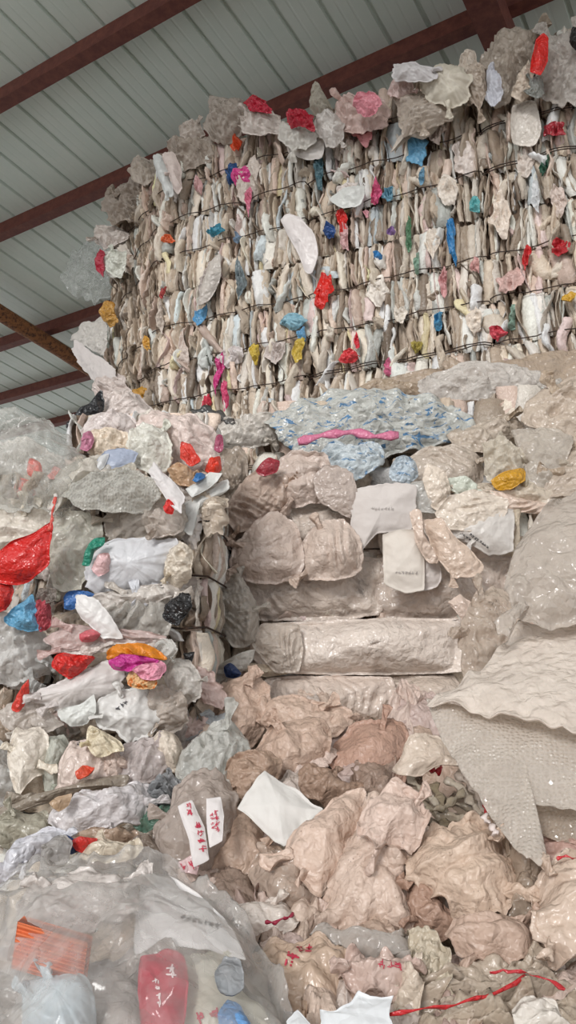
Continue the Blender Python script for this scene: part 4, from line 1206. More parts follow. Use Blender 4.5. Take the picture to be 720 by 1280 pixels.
# backing films first
Lf('film_sheet', 'cream-grey film over the top row of the left stack, behind the red film', 'cfc9ba', [(-20, 625), (30, 630), (70, 640), (66, 690), (40, 700), (-20, 700)], 0, .05, 'film', SH, cs=.1)
Lf('plastic_bag', 'greenish-grey see-through bag between the red film and the green scrap', 'c4c6b8', [(62, 650), (95, 640), (125, 650), (125, 690), (100, 735), (72, 735), (60, 700)], .02, .05, 'milky', cs=.08, cr=.022)
Lf('film_sheet', 'dull grey film along the top of the left stack, right part', 'bdb5a8', [(130, 650), (150, 635), (190, 622), (222, 628), (232, 650), (222, 672), (180, 674), (140, 672)], .02, .05, 'milky', SH, cs=.08, cr=.022)
Lf('plastic_bag', 'broad white bag with a pale blue tint in the second row of the left stack', 'd8d9de', [(106, 712), (122, 686), (150, 676), (190, 674), (222, 680), (216, 705), (205, 728), (170, 738), (135, 742), (112, 735)], .04, .06, 'clean', cs=.12, cr=.014, rings=28, spokes=110, key='wb')
Lf('plastic_scrap', 'pink patch of film beside the green scrap', 'dcaab0', [(114, 710), (122, 694), (136, 692), (134, 712), (122, 722)], .105, .012, 'film', 'plastic scrap')
Lf('plastic_scrap', 'bright green curved film scrap in the left stack', '2a8a72', [(102, 706), (106, 688), (118, 674), (132, 672), (130, 682), (118, 690), (112, 708)], .10, .02, 'bright', 'plastic scrap', rag=.03)
Lf('plastic_bag', 'cream knotted film right of the broad white bag', 'cfc5b0', [(205, 700), (210, 682), (225, 678), (240, 690), (238, 720), (222, 735), (208, 722)], .05, .05, 'film', cs=.05, cr=.025)
Lf('film_sheet', 'grey crinkled film under the broad white bag', 'bfbab2', [(110, 745), (150, 738), (215, 728), (225, 742), (200, 752), (150, 762), (118, 765)], .05, .03, 'film', SH, fold=(5, .02, .03), cr=.02)
Lf('film_sheet', 'wide silvery film in the third row beside the black scrap', 'b9b8b0', [(120, 760), (150, 745), (205, 745), (218, 765), (205, 800), (165, 800), (135, 790)], .04, .05, 'milky', SH, fold=(70, .03, .04), cr=.02)
Lf('film_sheet', 'crinkled clear film hanging below the third strap at left', 'c6cac9', [(-20, 775), (20, 770), (55, 790), (58, 830), (40, 850), (-20, 850)], .05, .06, 'milky', SH, cs=.06, cr=.028)
Lf('plastic_bag', 'light blue film bag under the red film at the left edge', '6aa6c8', [(8, 772), (28, 752), (40, 742), (46, 760), (50, 785), (34, 790), (14, 782)], .12, .03, 'bright', cr=.02, cs=.05)
Lf('plastic_scrap', 'red and white striped film scrap right of the light blue bag', 'b04450', [(42, 775), (44, 750), (58, 752), (62, 780), (50, 790)], .12, .02, 'bright', 'plastic scrap', cr=.02, cs=.04, fold=(80, .015, .02))
Lf('plastic_scrap', 'dark grey scrap above the striped scrap', '77706a', [(44, 748), (50, 735), (70, 736), (72, 750), (58, 756)], .1, .02, 'film', 'plastic scrap', cr=.02, cs=.04)
Lf('plastic_scrap', 'blue scrap beside the pointed white sheet in the left stack', '3f6fae', [(80, 760), (84, 742), (104, 738), (118, 742), (106, 756), (92, 762)], .1, .02, 'bright', 'plastic scrap', cr=.015)
Lf('film_sheet', 'pointed white sheet above the orange and magenta film', 'e4e0dd', [(92, 745), (100, 741), (122, 750), (140, 772), (152, 796), (130, 800), (112, 782), (96, 768)], .15, .015, 'clean', SH, cr=.008, smooth=.4)
Lf('film_sheet', 'translucent pinkish film spreading below the pointed white sheet', 'd2b8b4', [(52, 800), (80, 782), (130, 784), (190, 790), (205, 800), (150, 806), (100, 812), (66, 815)], .13, .03, 'milky', SH, fold=(5, .02, .03), cr=.02)
Lf('plastic_scrap', 'faded pink-red scrap in the translucent pinkish film', 'cc5c68', [(98, 792), (112, 786), (125, 792), (115, 802), (102, 802)], .17, .012, 'film', 'plastic scrap', rings=10, spokes=40)
Lf('plastic_bag', 'bright red smooth film bag hanging at the left edge', 'cf2420', [(-15, 700), (12, 680), (40, 668), (64, 654), (62, 680), (58, 708), (40, 722), (16, 730), (-15, 722)], .14, .04, 'bright', cr=.014, cs=.12, rag=.02, rings=28, spokes=110)
Lf('plastic_bag', 'lower tail of red film just under the bright red bag', 'c42622', [(-15, 722), (10, 724), (17, 738), (8, 764), (-15, 768)], .12, .03, 'bright', cr=.014)
ribbon('plastic_strip', 'thin red twisted neck of film above the bright red bag', 'd8584c', [(60, 664), (64, 650), (66, 638), (68, 622)], 5, 2.26, t=0)
ribbon('plastic_strip', 'white twisted film above the thin red neck', 'dcd4ce', [(64, 645), (67, 630), (70, 618)], 8, 2.28, 'clean', t=0)
# top films
T = 2.48
def Tp(name, label, col, pts, off=0.0, puff=.04, mat='film', cat='plastic bag', **k):
    kw = dict(t=-.1, cr=.024, cs=.07, rag=.09, lift=.25 if mat in ('film', 'milky', 'clean', 'bubble') and lin(col).min() > .25 else 0.0); kw.update(k)
    return bag(name, label, cat, col, pts, T - off, puff, mat, **kw)
Tp('plastic_bag', 'big crinkled clear film bag at the left edge of the left stack top', 'd2d2cc', [(-40, 560), (-30, 520), (10, 518), (60, 535), (95, 560), (112, 590), (105, 620), (70, 638), (20, 635), (-30, 620)], .05, .13, 'clear', cr=.03, cs=.1, rings=36, spokes=140, fold=(-25, .02, .06))
Tp('plastic_bag', 'white film bag packed behind the big crinkled clear bag at left', 'cdcbc2', [(-40, 600), (-30, 560), (20, 550), (70, 570), (90, 600), (70, 632), (0, 640)], -.12, .06, 'film', cr=.025, cs=.1)
Tp('plastic_scrap', 'coral pink scrap inside the clear bag, upper one', 'ee6a5c', [(32, 588), (38, 577), (50, 578), (52, 590), (42, 596)], .0, .02, 'bright', 'plastic scrap', rings=12, spokes=48)
Tp('plastic_scrap', 'coral pink scrap inside the clear bag, lower one', 'ee7468', [(18, 612), (26, 600), (42, 606), (48, 618), (34, 626), (22, 622)], .0, .02, 'bright', 'plastic scrap', rings=12, spokes=48)
Tp('plastic_scrap', 'small pale pink scrap right of the coral scraps', 'e4a098', [(60, 595), (68, 584), (78, 588), (72, 600), (64, 602)], .0, .015, 'bright', 'plastic scrap', rings=12, spokes=48)
Tp('bubble_wrap', 'crinkled bubble wrap bundle on top of the left stack', 'c6c3b8', [(78, 612), (95, 598), (130, 588), (165, 588), (190, 604), (196, 622), (178, 636), (140, 644), (105, 638), (88, 628)], .12, .06, 'bubble', 'bubble wrap', cr=.025, cs=.06, rings=28, spokes=110)
Tp('plastic_bag', 'smooth creamy translucent bag left of the bubble wrap bundle', 'c9c6ba', [(60, 620), (78, 590), (110, 572), (140, 574), (150, 590), (110, 600), (85, 625), (70, 640)], .08, .05, 'milky', cr=.02, cs=.09)
Tp('plastic_bag', 'cream crumpled bag with a pink edge on the left stack top', 'd9c9b0', [(110, 565), (116, 545), (135, 538), (158, 545), (160, 565), (140, 576), (120, 576)], -.05, .05, 'film', cr=.025, cs=.05)
Tp('plastic_scrap', 'mauve pink scrap at the left end of the cream crumpled bag', 'c07a94', [(100, 560), (103, 545), (114, 540), (118, 552), (110, 566)], 0, .02, 'bright', 'plastic scrap', rings=12, spokes=48)
Tp('plastic_bag', 'pale lilac-white crumpled bag below the black film', 'cfc6c4', [(104, 540), (118, 520), (140, 510), (160, 520), (176, 540), (165, 556), (150, 548), (125, 545)], -.12, .06, 'film', cr=.03, cs=.055)
Tp('plastic_bag', 'blue-grey folded pouch on top of the left stack', '8c9cba', [(122, 578), (132, 566), (155, 562), (172, 566), (166, 580), (150, 586), (130, 588)], .06, .02, 'clean', 'pouch', cr=.008, smooth=.3)
Tp('film_sheet', 'white corner of sheet left of the blue-grey pouch', 'd5d6d8', [(118, 590), (124, 572), (136, 566), (130, 584)], .08, .012, 'clean', SH, cr=.006)
Tp('plastic_bag', 'round mint-white crumpled bag in the middle of the left stack top', 'd4d7cc', [(158, 560), (165, 540), (185, 530), (205, 538), (216, 560), (212, 580), (195, 592), (170, 588)], -.02, .07, 'film', cr=.025, cs=.06, rings=28, spokes=100)
Tp('plastic_bag', 'white bag with red streaks at the right end of the left stack top', 'd8c6be', [(170, 540), (185, 524), (215, 518), (245, 528), (268, 545), (276, 570), (262, 592), (235, 594), (220, 575), (200, 555)], -.1, .08, 'film', cr=.03, cs=.07, fold=(-35, .03, .05), rings=30, spokes=110)
Tp('plastic_scrap', 'orange-red scrap at the right end of the left stack top', 'e0402c', [(256, 585), (262, 570), (274, 566), (276, 582), (268, 592)], .03, .02, 'bright', 'plastic scrap', rings=12, spokes=48)
Tp('plastic_scrap', 'red streaked film scrap on the round bag top right', 'd8483c', [(224, 570), (228, 554), (240, 562), (252, 580), (240, 586)], .03, .016, 'bright', 'plastic scrap', rings=12, spokes=48, fold=(60, .01, .02))
Tp('plastic_scrap', 'deep pink fold above the orange-red scrap', 'a8506c', [(268, 566), (270, 545), (278, 545), (280, 566), (274, 572)], .0, .016, 'bright', 'plastic scrap', rings=12, spokes=48)
Tp('film_sheet', 'tan film under the red streaked bag', 'b89878', [(210, 590), (220, 578), (245, 592), (255, 606), (240, 612), (222, 606)], .04, .03, 'film', SH, cr=.015)
Tp('film_sheet', 'long white pointed sheet sliding down over the right end of the left stack', 'dfd9d8', [(184, 590), (192, 576), (206, 592), (222, 608), (232, 622), (226, 640), (214, 634), (200, 612)], .14, .015, 'clean', SH, cr=.008, smooth=.4)
Tp('film_sheet', 'folded white card-like sheet by the gap, upper one', 'd9dad6', [(232, 612), (262, 590), (278, 592), (272, 602), (240, 622)], .06, .014, 'clean', SH, cr=.006, smooth=.1, rag=.02)
Tp('film_sheet', 'folded white card-like sheet by the gap, lower one', 'd0d0cb', [(222, 636), (255, 612), (285, 600), (288, 610), (262, 625), (245, 640), (240, 668), (228, 664)], .04, .016, 'clean', SH, cr=.008, smooth=.2)
Tp('plastic_scrap', 'small blue scrap beside the folded white sheets', '3a78b4', [(240, 600), (244, 592), (256, 590), (254, 600), (246, 604)], .08, .012, 'bright', 'plastic scrap', rings=10, spokes=40)
Tp('plastic_scrap', 'red triangular scrap at the tip of the white pointed sheet', 'd62c28', [(204, 634), (210, 627), (218, 632), (216, 640), (206, 640)], .17, .01, 'bright', 'plastic scrap', rings=10, spokes=40)
Tp('plastic_bag', 'beige-clear bag under the bubble wrap bundle at its right end', 'bfb5aa', [(178, 650), (195, 625), (222, 630), (228, 655), (215, 672), (190, 670)], .1, .04, 'milky', cr=.02, cs=.06)
Tp('plastic_bag', 'black film bag sticking out beyond the left stack top', '24262a', [(84, 532), (90, 520), (108, 504), (126, 488), (130, 500), (126, 515), (110, 528), (102, 545), (92, 542)], -.55, .04, 'bright', cr=.025, cs=.06)
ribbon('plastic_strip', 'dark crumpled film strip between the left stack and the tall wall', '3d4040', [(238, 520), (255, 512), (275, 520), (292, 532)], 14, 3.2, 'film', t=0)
Tp('film_sheet', 'grey-white film piled between the left stack and the tall wall', 'bcb8ae', [(255, 545), (270, 525), (310, 520), (345, 528), (340, 552), (300, 560), (275, 566)], -.75, .07, 'film', SH, cr=.035, cs=.07, fold=(10, .03, .04))
Tp('plastic_bag', 'whitish slumped bag at the foot of the brown bale ends', 'cfc4be', [(130, 520), (140, 495), (160, 488), (185, 505), (205, 525), (180, 545), (150, 545)], -.6, .08, 'film', cr=.03, cs=.09, fold=(-50, .03, .05))

# crumpled wads filling the face of the left stack
LAN = [(190, 700, 'broad white bag'), (35, 690, 'bright red bag'), (95, 690, 'greenish-grey see-through bag'), (120, 770, 'pointed white sheet'), (222, 765, 'black torn scrap'), (170, 825, 'orange and magenta bunch'),
       (95, 865, 'broad smooth white bag'), (165, 895, 'round white printed bag'), (25, 870, 'red-orange scrap'), (105, 960, 'orange-marked bag'), (40, 950, 'tall white-cream bag'), (190, 955, 'lilac-grey bag'),
       (130, 1010, 'wide whitish bag'), (30, 770, 'light blue bag'), (135, 615, 'bubble wrap bundle'), (240, 550, 'red-streaked bag'), (245, 680, 'cream knotted film')]
rsL = np.random.RandomState(123)
cl = [('e0dcd8', 'white'), ('c9c5be', 'light grey'), ('d8ccba', 'cream'), ('dcc6c0', 'pale pink'), ('c8d2d8', 'pale blue'), ('c0b4a4', 'beige'), ('b0aaa0', 'grey')]
used_m = set()
for k in range(150):
    py = rsL.uniform(600, 1040); px = rsL.uniform(-5, 262)
    if len(used_m) > 52: break
    s_ = rsL.uniform(26, 56)
    c_, cn_ = cl[rsL.randint(len(cl))]
    ax, ay, an_ = min(LAN, key=lambda q: (q[0] - px) ** 2 + (q[1] - py) ** 2)
    dx, dy = px - ax, py - ay
    w1 = ('tucked under' if dy > 0 else 'showing above') if abs(dy) > abs(dx) else ('squeezed at the right of' if dx > 0 else 'squeezed at the left of')
    lb = cn_ + ' film wad ' + w1 + ' the ' + an_
    if lb in used_m: continue
    used_m.add(lb)
    P('film_wad', lb, c_, blob(rsL, px, py, s_ * 1.5, s_, 8, .35, rsL.uniform(-30, 90 if px > 200 else 30)), 2.455 if py < 930 else 2.3, .025, 'film' if rsL.rand() < .7 else 'milky', cat='plastic waste', t=0, cr=.022, cs=.07, rag=.25, smooth=.25,
      group='film wads on the left stack', fold=(rsL.uniform(0, 180), .016, .035), rings=18, spokes=76)

# third and fourth rows
Lf('plastic_scrap', 'bright red crumpled scrap left of the orange and magenta film', 'd32a24', [(66, 820), (74, 814), (100, 818), (117, 822), (108, 834), (88, 849), (76, 842), (66, 830)], .16, .03, 'bright', 'plastic scrap', cr=.02, cs=.035)
Lf('plastic_bag', 'twisted orange striped film above the magenta piece', 'd98424', [(134, 822), (140, 808), (160, 804), (180, 804), (196, 812), (208, 824), (190, 826), (165, 826), (140, 832)], .17, .03, 'fibre', 'plastic scrap', cr=.015, cs=.04, fold=(20, .02, .02))
Lf('plastic_scrap', 'magenta film piece just under the twisted orange film', 'c43a8e', [(136, 826), (150, 818), (178, 820), (200, 826), (184, 836), (160, 840), (142, 836)], .20, .025, 'bright', 'plastic scrap', cr=.015, cs=.035, fold=(-5, .015, .02))
Lf('plastic_scrap', 'light pink crumpled film right below the magenta piece', 'e49aae', [(168, 838), (178, 830), (200, 826), (208, 834), (200, 848), (182, 850)], .21, .02, 'bright', 'plastic scrap', cr=.015, cs=.03)
Lf('plastic_scrap', 'orange patterned scrap at the bottom of the colourful bunch', 'd8b080', [(158, 848), (166, 836), (182, 846), (198, 848), (194, 860), (178, 862), (160, 856)], .2, .018, 'orangeprint', 'plastic scrap', cr=.012, cs=.03)
Lf('plastic_bag', 'red-orange scrap at the far left below the clear film', 'd23a2c', [(15, 886), (24, 866), (36, 850), (36, 868), (26, 888)], .14, .02, 'bright', 'plastic scrap', cr=.015, cs=.04)
Lf('plastic_bag', 'broad white smooth bag left of the colourful bunch', 'dcd4d0', [(38, 872), (60, 858), (95, 842), (130, 828), (152, 838), (150, 860), (128, 876), (95, 888), (60, 884)], .13, .045, 'clean', cs=.13, cr=.012, rings=26, spokes=100)
Lf('film_sheet', 'torn white sheet hanging under the broad smooth bag', 'dde0db', [(70, 888), (100, 880), (118, 868), (120, 890), (108, 906), (90, 908), (76, 900)], .16, .012, 'clean', SH, cr=.01, smooth=.2, rag=.08)
Lf('plastic_bag', 'milky bag at left under the red-orange scrap', 'c9c4bc', [(0, 890), (35, 870), (60, 885), (80, 905), (60, 915), (20, 915)], .1, .04, 'milky', cr=.025, cs=.07)
Lf('plastic_bag', 'round white bag with printed lines below the colourful bunch', 'e0deda', [(120, 895), (128, 875), (148, 862), (175, 862), (196, 872), (206, 895), (190, 915), (165, 930), (145, 915), (128, 908)], .14, .06, 'clean', cs=.08, cr=.02, rings=26, spokes=100, key='rl')
Lf('plastic_bag', 'dull beige crinkled bag right of the round white printed bag', 'bdb2a5', [(182, 885), (190, 862), (215, 858), (232, 875), (232, 905), (215, 918), (192, 912)], .12, .05, 'milky', cs=.05, cr=.025)
Lf('film_sheet', 'clear film bulge at the right end of the fourth row', 'c9c8c2', [(206, 845), (215, 826), (238, 828), (252, 850), (250, 872), (232, 880), (214, 866)], .1, .05, 'milky', SH, cs=.06, cr=.02)
Lf('plastic_bag', 'black torn scrap hanging in the third row of the left stack', '16171a', [(203, 764), (206, 756), (214, 748), (226, 740), (238, 746), (239, 760), (232, 768), (224, 784), (216, 780), (206, 774)], .12, .014, 'bright', 'plastic scrap', cr=.014, cs=.04, rag=.16, smooth=.2)
Lf('plastic_scrap', 'small black scrap in the fourth row near the right end', '202124', [(229, 817), (243, 815), (240, 828), (237, 836), (233, 828)], .08, .008, 'bright', 'plastic scrap', cr=.006, rag=.08, smooth=.2, rings=10, spokes=40)
Lf('film_sheet', 'white film lying across the strap above the colourful bunch', 'd0c9c3', [(70, 812), (95, 800), (150, 796), (205, 800), (215, 812), (170, 806), (120, 812), (80, 825)], .12, .03, 'film', SH, fold=(0, .02, .03), cr=.02)
Lf('plastic_bag', 'clear knotted bag above the right end of the colourful bunch', 'c8ccc8', [(192, 812), (198, 800), (215, 800), (225, 812), (215, 824), (202, 826)], .13, .03, 'milky', cr=.02, cs=.04)

# lowest rows, in front of the lower bale
def Lo(name, label, col, pts, off=0.0, puff=.05, mat='film', cat='plastic bag', **k):
    kw = dict(t=-.1, cr=.02, cs=.07, lift=.25 if lin(col).min() > .25 else 0.0); kw.update(k)
    return bag(name, label, cat, col, pts, 2.28 - off, puff, mat, **kw)
Lo('plastic_bag', 'tall white-cream folded bag at the left of the lower row', 'dcd6c8', [(12, 935), (20, 912), (45, 910), (62, 925), (56, 960), (40, 975), (25, 998), (14, 970)], .05, .06, 'film', fold=(80, .02, .05))
Lo('plastic_bag', 'grey-white clear film at the far left of the lower row', 'c6cac8', [(-25, 935), (5, 930), (20, 960), (22, 1000), (0, 1012), (-25, 1005)], .02, .07, 'milky', cr=.03, cs=.08)
Lo('plastic_bag', 'clear mint bag between the white-cream bag and the orange-marked bag', 'c0c8bc', [(52, 960), (60, 930), (78, 918), (88, 935), (78, 965), (68, 990), (54, 985)], .04, .05, 'milky', cr=.02)
Lo('plastic_bag', 'pinkish bag with orange-red marks in the lower row', 'cdbbb0', [(70, 985), (78, 948), (92, 925), (115, 930), (140, 955), (138, 978), (112, 984), (85, 996)], .09, .055, 'film', cs=.09, key='om', rings=26, spokes=100)
Lo('plastic_scrap', 'orange-red mark of film on the pinkish bag', 'd8553a', [(96, 968), (104, 958), (120, 962), (112, 972), (98, 976)], .165, .006, 'bright', 'plastic scrap', rings=10, spokes=40)
Lo('plastic_bag', 'cream and yellow-tinted bag neck above the pinkish bag', 'cfc4a0', [(108, 930), (112, 908), (130, 915), (150, 925), (155, 940), (135, 945), (118, 945)], .12, .03, 'film', cr=.025, cs=.05)
Lo('plastic_bag', 'small pink-beige bag right of the orange-marked bag', 'cdb6a8', [(128, 960), (130, 938), (150, 935), (156, 960), (152, 978), (136, 980)], .08, .04, 'film')
Lo('plastic_bag', 'lilac-grey crinkled bag at the right of the lower row', 'c4bcbc', [(152, 975), (155, 940), (175, 922), (200, 925), (215, 950), (195, 975), (175, 984)], .06, .06, 'milky', cr=.02, cs=.08)
Lo('plastic_bag', 'cream film bag at the right end under the fourth row', 'cfc3b0', [(188, 930), (198, 915), (220, 918), (230, 945), (222, 965), (205, 960)], .04, .05, 'film', fold=(80, .02, .04))
Lo('film_sheet', 'dark grey rolled film edge running diagonally above the lowest bags', '8e8578', [(-10, 1012), (30, 998), (80, 985), (130, 972), (160, 970), (160, 982), (130, 985), (80, 998), (30, 1014), (-10, 1022)], .14, .03, 'film', SH, cr=.01, smooth=.3, cs=.1)
P('plastic_bag', 'wide whitish crumpled bag under the dark rolled film edge', 'cfcdcf', [(62, 1025), (85, 1000), (120, 988), (160, 982), (190, 980), (195, 1000), (180, 1028), (140, 1038), (95, 1045), (70, 1040)], 2.0, .07, 'film', cr=.028, cs=.07, rings=28, spokes=110)
P('plastic_bag', 'dark teal-green film pressed right of the wide whitish bag', '4f7566', [(168, 1035), (178, 1012), (200, 1005), (222, 1008), (222, 1028), (200, 1040)], 2.0, .04, 'film', cr=.02, cs=.05)
P('plastic_bag', 'slate grey crinkled film above the teal-green film', '7f8488', [(180, 1005), (186, 982), (210, 972), (228, 985), (226, 1005), (200, 1012)], 2.05, .04, 'film', cr=.03, cs=.04)
P('plastic_bag', 'tan bag pressed under the wide whitish bag', 'a58f7c', [(92, 1042), (130, 1036), (165, 1036), (175, 1048), (140, 1056), (105, 1055)], 1.92, .03, 'film', cr=.02)
P('plastic_scrap', 'dull orange oval scrap above the wide whitish bag', 'b59c80', [(62, 1006), (72, 996), (90, 994), (86, 1004), (72, 1012)], 1.92, .012, 'film', cat='plastic scrap', rings=12, spokes=48)
P('plastic_bag', 'slack olive-grey bag at the left under the rolled film edge', 'a5a394', [(-20, 1030), (15, 1015), (50, 1012), (68, 1030), (60, 1052), (20, 1060), (-20, 1060)], 2.0, .06, 'film', cr=.025, cs=.08)
P('plastic_bag', 'blue-white bag lying diagonally above the big clear bag', 'cdd0d8', [(-15, 1098), (0, 1072), (25, 1052), (55, 1040), (82, 1045), (88, 1058), (55, 1072), (30, 1090), (5, 1102)], 1.75, .05, 'film', cr=.02, cs=.07, fold=(35, .02, .04), rings=26, spokes=100)
P('plastic_bag', 'clear grey bag corner left of the red scrap, above the big clear bag', 'a9a8a6', [(48, 1085), (58, 1060), (80, 1048), (92, 1060), (84, 1080), (62, 1092)], 1.7, .04, 'milky', cr=.02)
P('plastic_scrap', 'red film scrap lying just above the big clear bag', 'c8302a', [(88, 1052), (96, 1044), (122, 1046), (114, 1056), (98, 1062)], 1.72, .014, 'bright', cat='plastic scrap', cr=.012, rings=14, spokes=56)
P('plastic_scrap', 'dark blue film scrap left of the red scrap', '2e4a78', [(76, 1060), (82, 1050), (96, 1052), (98, 1062), (88, 1066)], 1.74, .014, 'bright', cat='plastic scrap', cr=.012, rings=14, spokes=56)
P('film_sheet', 'cream folded film under the red scrap', 'cfc6b4', [(92, 1074), (98, 1058), (130, 1052), (175, 1052), (182, 1062), (160, 1074), (120, 1078)], 1.72, .03, 'film', cat=SH, cr=.016)
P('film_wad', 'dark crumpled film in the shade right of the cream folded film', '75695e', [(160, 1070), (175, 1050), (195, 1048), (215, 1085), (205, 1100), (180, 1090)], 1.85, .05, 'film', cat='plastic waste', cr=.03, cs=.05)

# ------------------------------------------------------------------ big clear bag and what is inside it
# inside things stand free in the bag
P('plastic_bag', 'milky white bag inside the big clear bag, upper left', 'cfcac6', [(25, 1150), (50, 1105), (110, 1092), (165, 1100), (172, 1150), (120, 1165), (60, 1160)], 1.42, .05, 'film', t=-.1, cr=.02, cs=.14)
P('plastic_bag', 'grey-white bag filling the lower left of the big clear bag', 'aaa5a0', [(-20, 1300), (-10, 1215), (40, 1200), (120, 1215), (185, 1200), (190, 1320)], 1.34, .05, 'film', t=-.1, cr=.02, cs=.14)
P('plastic_bag', 'bluish white bag peeking through below the orange tray', 'c9d4da', [(35, 1300), (30, 1240), (60, 1222), (110, 1232), (118, 1290), (90, 1320)], 1.27, .04, 'clean', t=-.1, cr=.016, cs=.1)
P('plastic_bag', 'creamy white bag in the lower right of the big clear bag', 'd9d4c4', [(215, 1300), (220, 1205), (250, 1190), (290, 1200), (300, 1240), (340, 1270), (345, 1320), (240, 1320)], 1.30, .05, 'clean', t=-.1, cr=.012, cs=.12, key='cw')
P('plastic_scrap', 'light blue film inside the big clear bag near its lower right', '6fa0d4', [(272, 1268), (285, 1248), (300, 1256), (318, 1290), (300, 1300), (278, 1290)], 1.235, .006, 'bright', cat='plastic scrap', t=-.1, cr=.005)
P('plastic_scrap', 'slate grey film inside the big clear bag above the light blue', '8b9196', [(268, 1215), (280, 1196), (300, 1200), (305, 1232), (288, 1244), (272, 1236)], 1.25, .005, 'film', cat='plastic scrap', t=-.1, cr=.005)
P('plastic_bag', 'red printed film bag inside the clear bag under the white card', 'c23048', [(176, 1196), (205, 1186), (230, 1192), (236, 1230), (224, 1310), (180, 1310), (172, 1240)], 1.25, .02, 'clean', t=-.1, cr=.008, key='rb', smooth=.3, rag=.02)
# ribbed orange tray
tray = []
Ty = 1.31
for k in range(9):
    x = 18 + k * 11
    tray.append((x, 1165 + k * 3.2))
V, Q = [], []
nu, nv2 = 61, 12
for i_ in range(nv2):
    for j_ in range(nu):
        a = j_ / (nu - 1); b_ = i_ / (nv2 - 1)
        px_ = 22 + 88 * a - 8 * b_; py_ = 1152 + 58 * b_ + 26 * a
        y_ = Ty + .010 * math.cos(b_ * 5.2 * 2 * math.pi) - .015 * math.sin(a * math.pi)
        V.append(at(px_, py_, y_))
for i_ in range(nv2 * 0, 0): pass
nv2 = 44; V = []
for i_ in range(nv2):
    for j_ in range(nu):
        a = j_ / (nu - 1); b_ = i_ / (nv2 - 1)
        px_ = 22 + 88 * a - 8 * b_; py_ = 1152 + 58 * b_ + 26 * a
        V.append(at(px_, py_, Ty + .005 * math.cos(b_ * 6 * 2 * math.pi) - .02 * math.sin(a * math.pi)))
for i_ in range(nv2 - 1):
    for j_ in range(nu - 1): Q.append([i_ * nu + j_, i_ * nu + j_ + 1, (i_ + 1) * nu + j_ + 1, (i_ + 1) * nu + j_])
V = np.array(V); n = len(V); Q = np.array(Q)
Vb = V + np.array([0, .03, 0])
rim = [[i_, i_ + 1, n + i_ + 1, n + i_] for i_ in range(nu - 1)] + [[(nv2 - 1) * nu + i_ + 1, (nv2 - 1) * nu + i_, n + (nv2 - 1) * nu + i_, n + (nv2 - 1) * nu + i_ + 1] for i_ in range(nu - 1)]
rim += [[(i_ + 1) * nu, i_ * nu, n + i_ * nu, n + (i_ + 1) * nu] for i_ in range(nv2 - 1)] + [[i_ * nu + nu - 1, (i_ + 1) * nu + nu - 1, n + (i_ + 1) * nu + nu - 1, n + i_ * nu + nu - 1] for i_ in range(nv2 - 1)]
o = put('plastic_tray', np.vstack([V, Vb]), np.vstack([Q, (Q + n)[:, ::-1], np.array(rim)]), None, M['clean'], col=lin('e0784c'), uv=np.vstack([V, Vb]))
props(o, 'orange ribbed plastic tray seen through the big clear bag', 'tray')
card = P('paper_card', 'white card with a line of black print under the clear film', 'e6e2e0', [(180, 1086), (215, 1097), (248, 1118), (278, 1146), (298, 1176), (308, 1200), (280, 1192), (240, 1186), (205, 1184), (168, 1194), (170, 1140)],
         1.405, .012, 'paper', cat='card', t=-.12, cr=.004, cs=.2, smooth=.35, rag=.005, key='card', edge=.1, rings=26, spokes=110)
P('plastic_bag', 'big clear bag bulging at the bottom left corner, contents showing through', 'd2cfcb',
  [(-60, 1140), (-30, 1108), (0, 1100), (40, 1083), (100, 1072), (160, 1072), (210, 1086), (255, 1112), (300, 1155), (335, 1205), (355, 1250), (370, 1300), (365, 1380), (100, 1420), (-60, 1380)],
  1.33, .20, 'clear', t=-.12, cr=.022, cs=.16, rag=.015, rings=60, spokes=220, ctr=(150, 1240), fold=(32, .012, .09), back=.25, hump=[(180, 1180, 160, .02)])

# ------------------------------------------------------------------ on top of the tall wall
def Wt(name, label, col, pts, off=.1, puff=.07, mat='film', cat='plastic bag', **k):
    cx = sum(p[0] for p in pts) / len(pts); cy = sum(p[1] for p in pts) / len(pts)
    Y_ = wallY(cx, cy, off)[0]
    kw = dict(t=0, tx=-.18, cr=.038, cs=.08, rag=.15, smooth=.3, lift=.12 if mat in ('film', 'milky') else 0.0); kw.update(k)
    return bag(name, label, cat, col, pts, Y_, puff, mat, **kw)
Wt('plastic_bag', 'large grey-brown film bag under the rafter on the wall top', 'a09586', [(602, 72), (620, 48), (645, 36), (672, 42), (668, 75), (650, 100), (632, 128), (612, 122), (606, 95)], .12, .1, cr=.04, fold=(60, .04, .08), rings=28, spokes=110)
Wt('plastic_bag', 'grey-white film bag at the top right corner of the wall', 'c4c0ba', [(672, 110), (668, 75), (682, 45), (720, 38), (760, 50), (760, 120), (720, 130), (690, 128)], .14, .1, 'milky', cr=.04, rings=28, spokes=110)
Wt('plastic_bag', 'bright red rolled bag standing on the wall top', 'd4241f', [(664, 92), (666, 70), (670, 50), (680, 44), (686, 52), (684, 75), (676, 94)], .28, .05, 'bright', cr=.014, rag=.03)
Wt('plastic_bag', 'cream fold left of the bright red rolled bag', 'cfc2b0', [(640, 120), (648, 96), (660, 78), (668, 90), (664, 112), (652, 126)], .2, .05, fold=(60, .02, .05))
Wt('plastic_bag', 'dark grey-green scrap below the bright red rolled bag', '7c8480', [(655, 118), (662, 98), (676, 94), (680, 112), (672, 126)], .22, .04, cr=.03, cs=.06)
Wt('plastic_bag', 'long white rolled bag end leaning out over the wall top', 'dad6d6', [(488, 92), (494, 80), (520, 80), (545, 86), (545, 100), (520, 104), (496, 100)], .34, .06, 'clean', cr=.014)
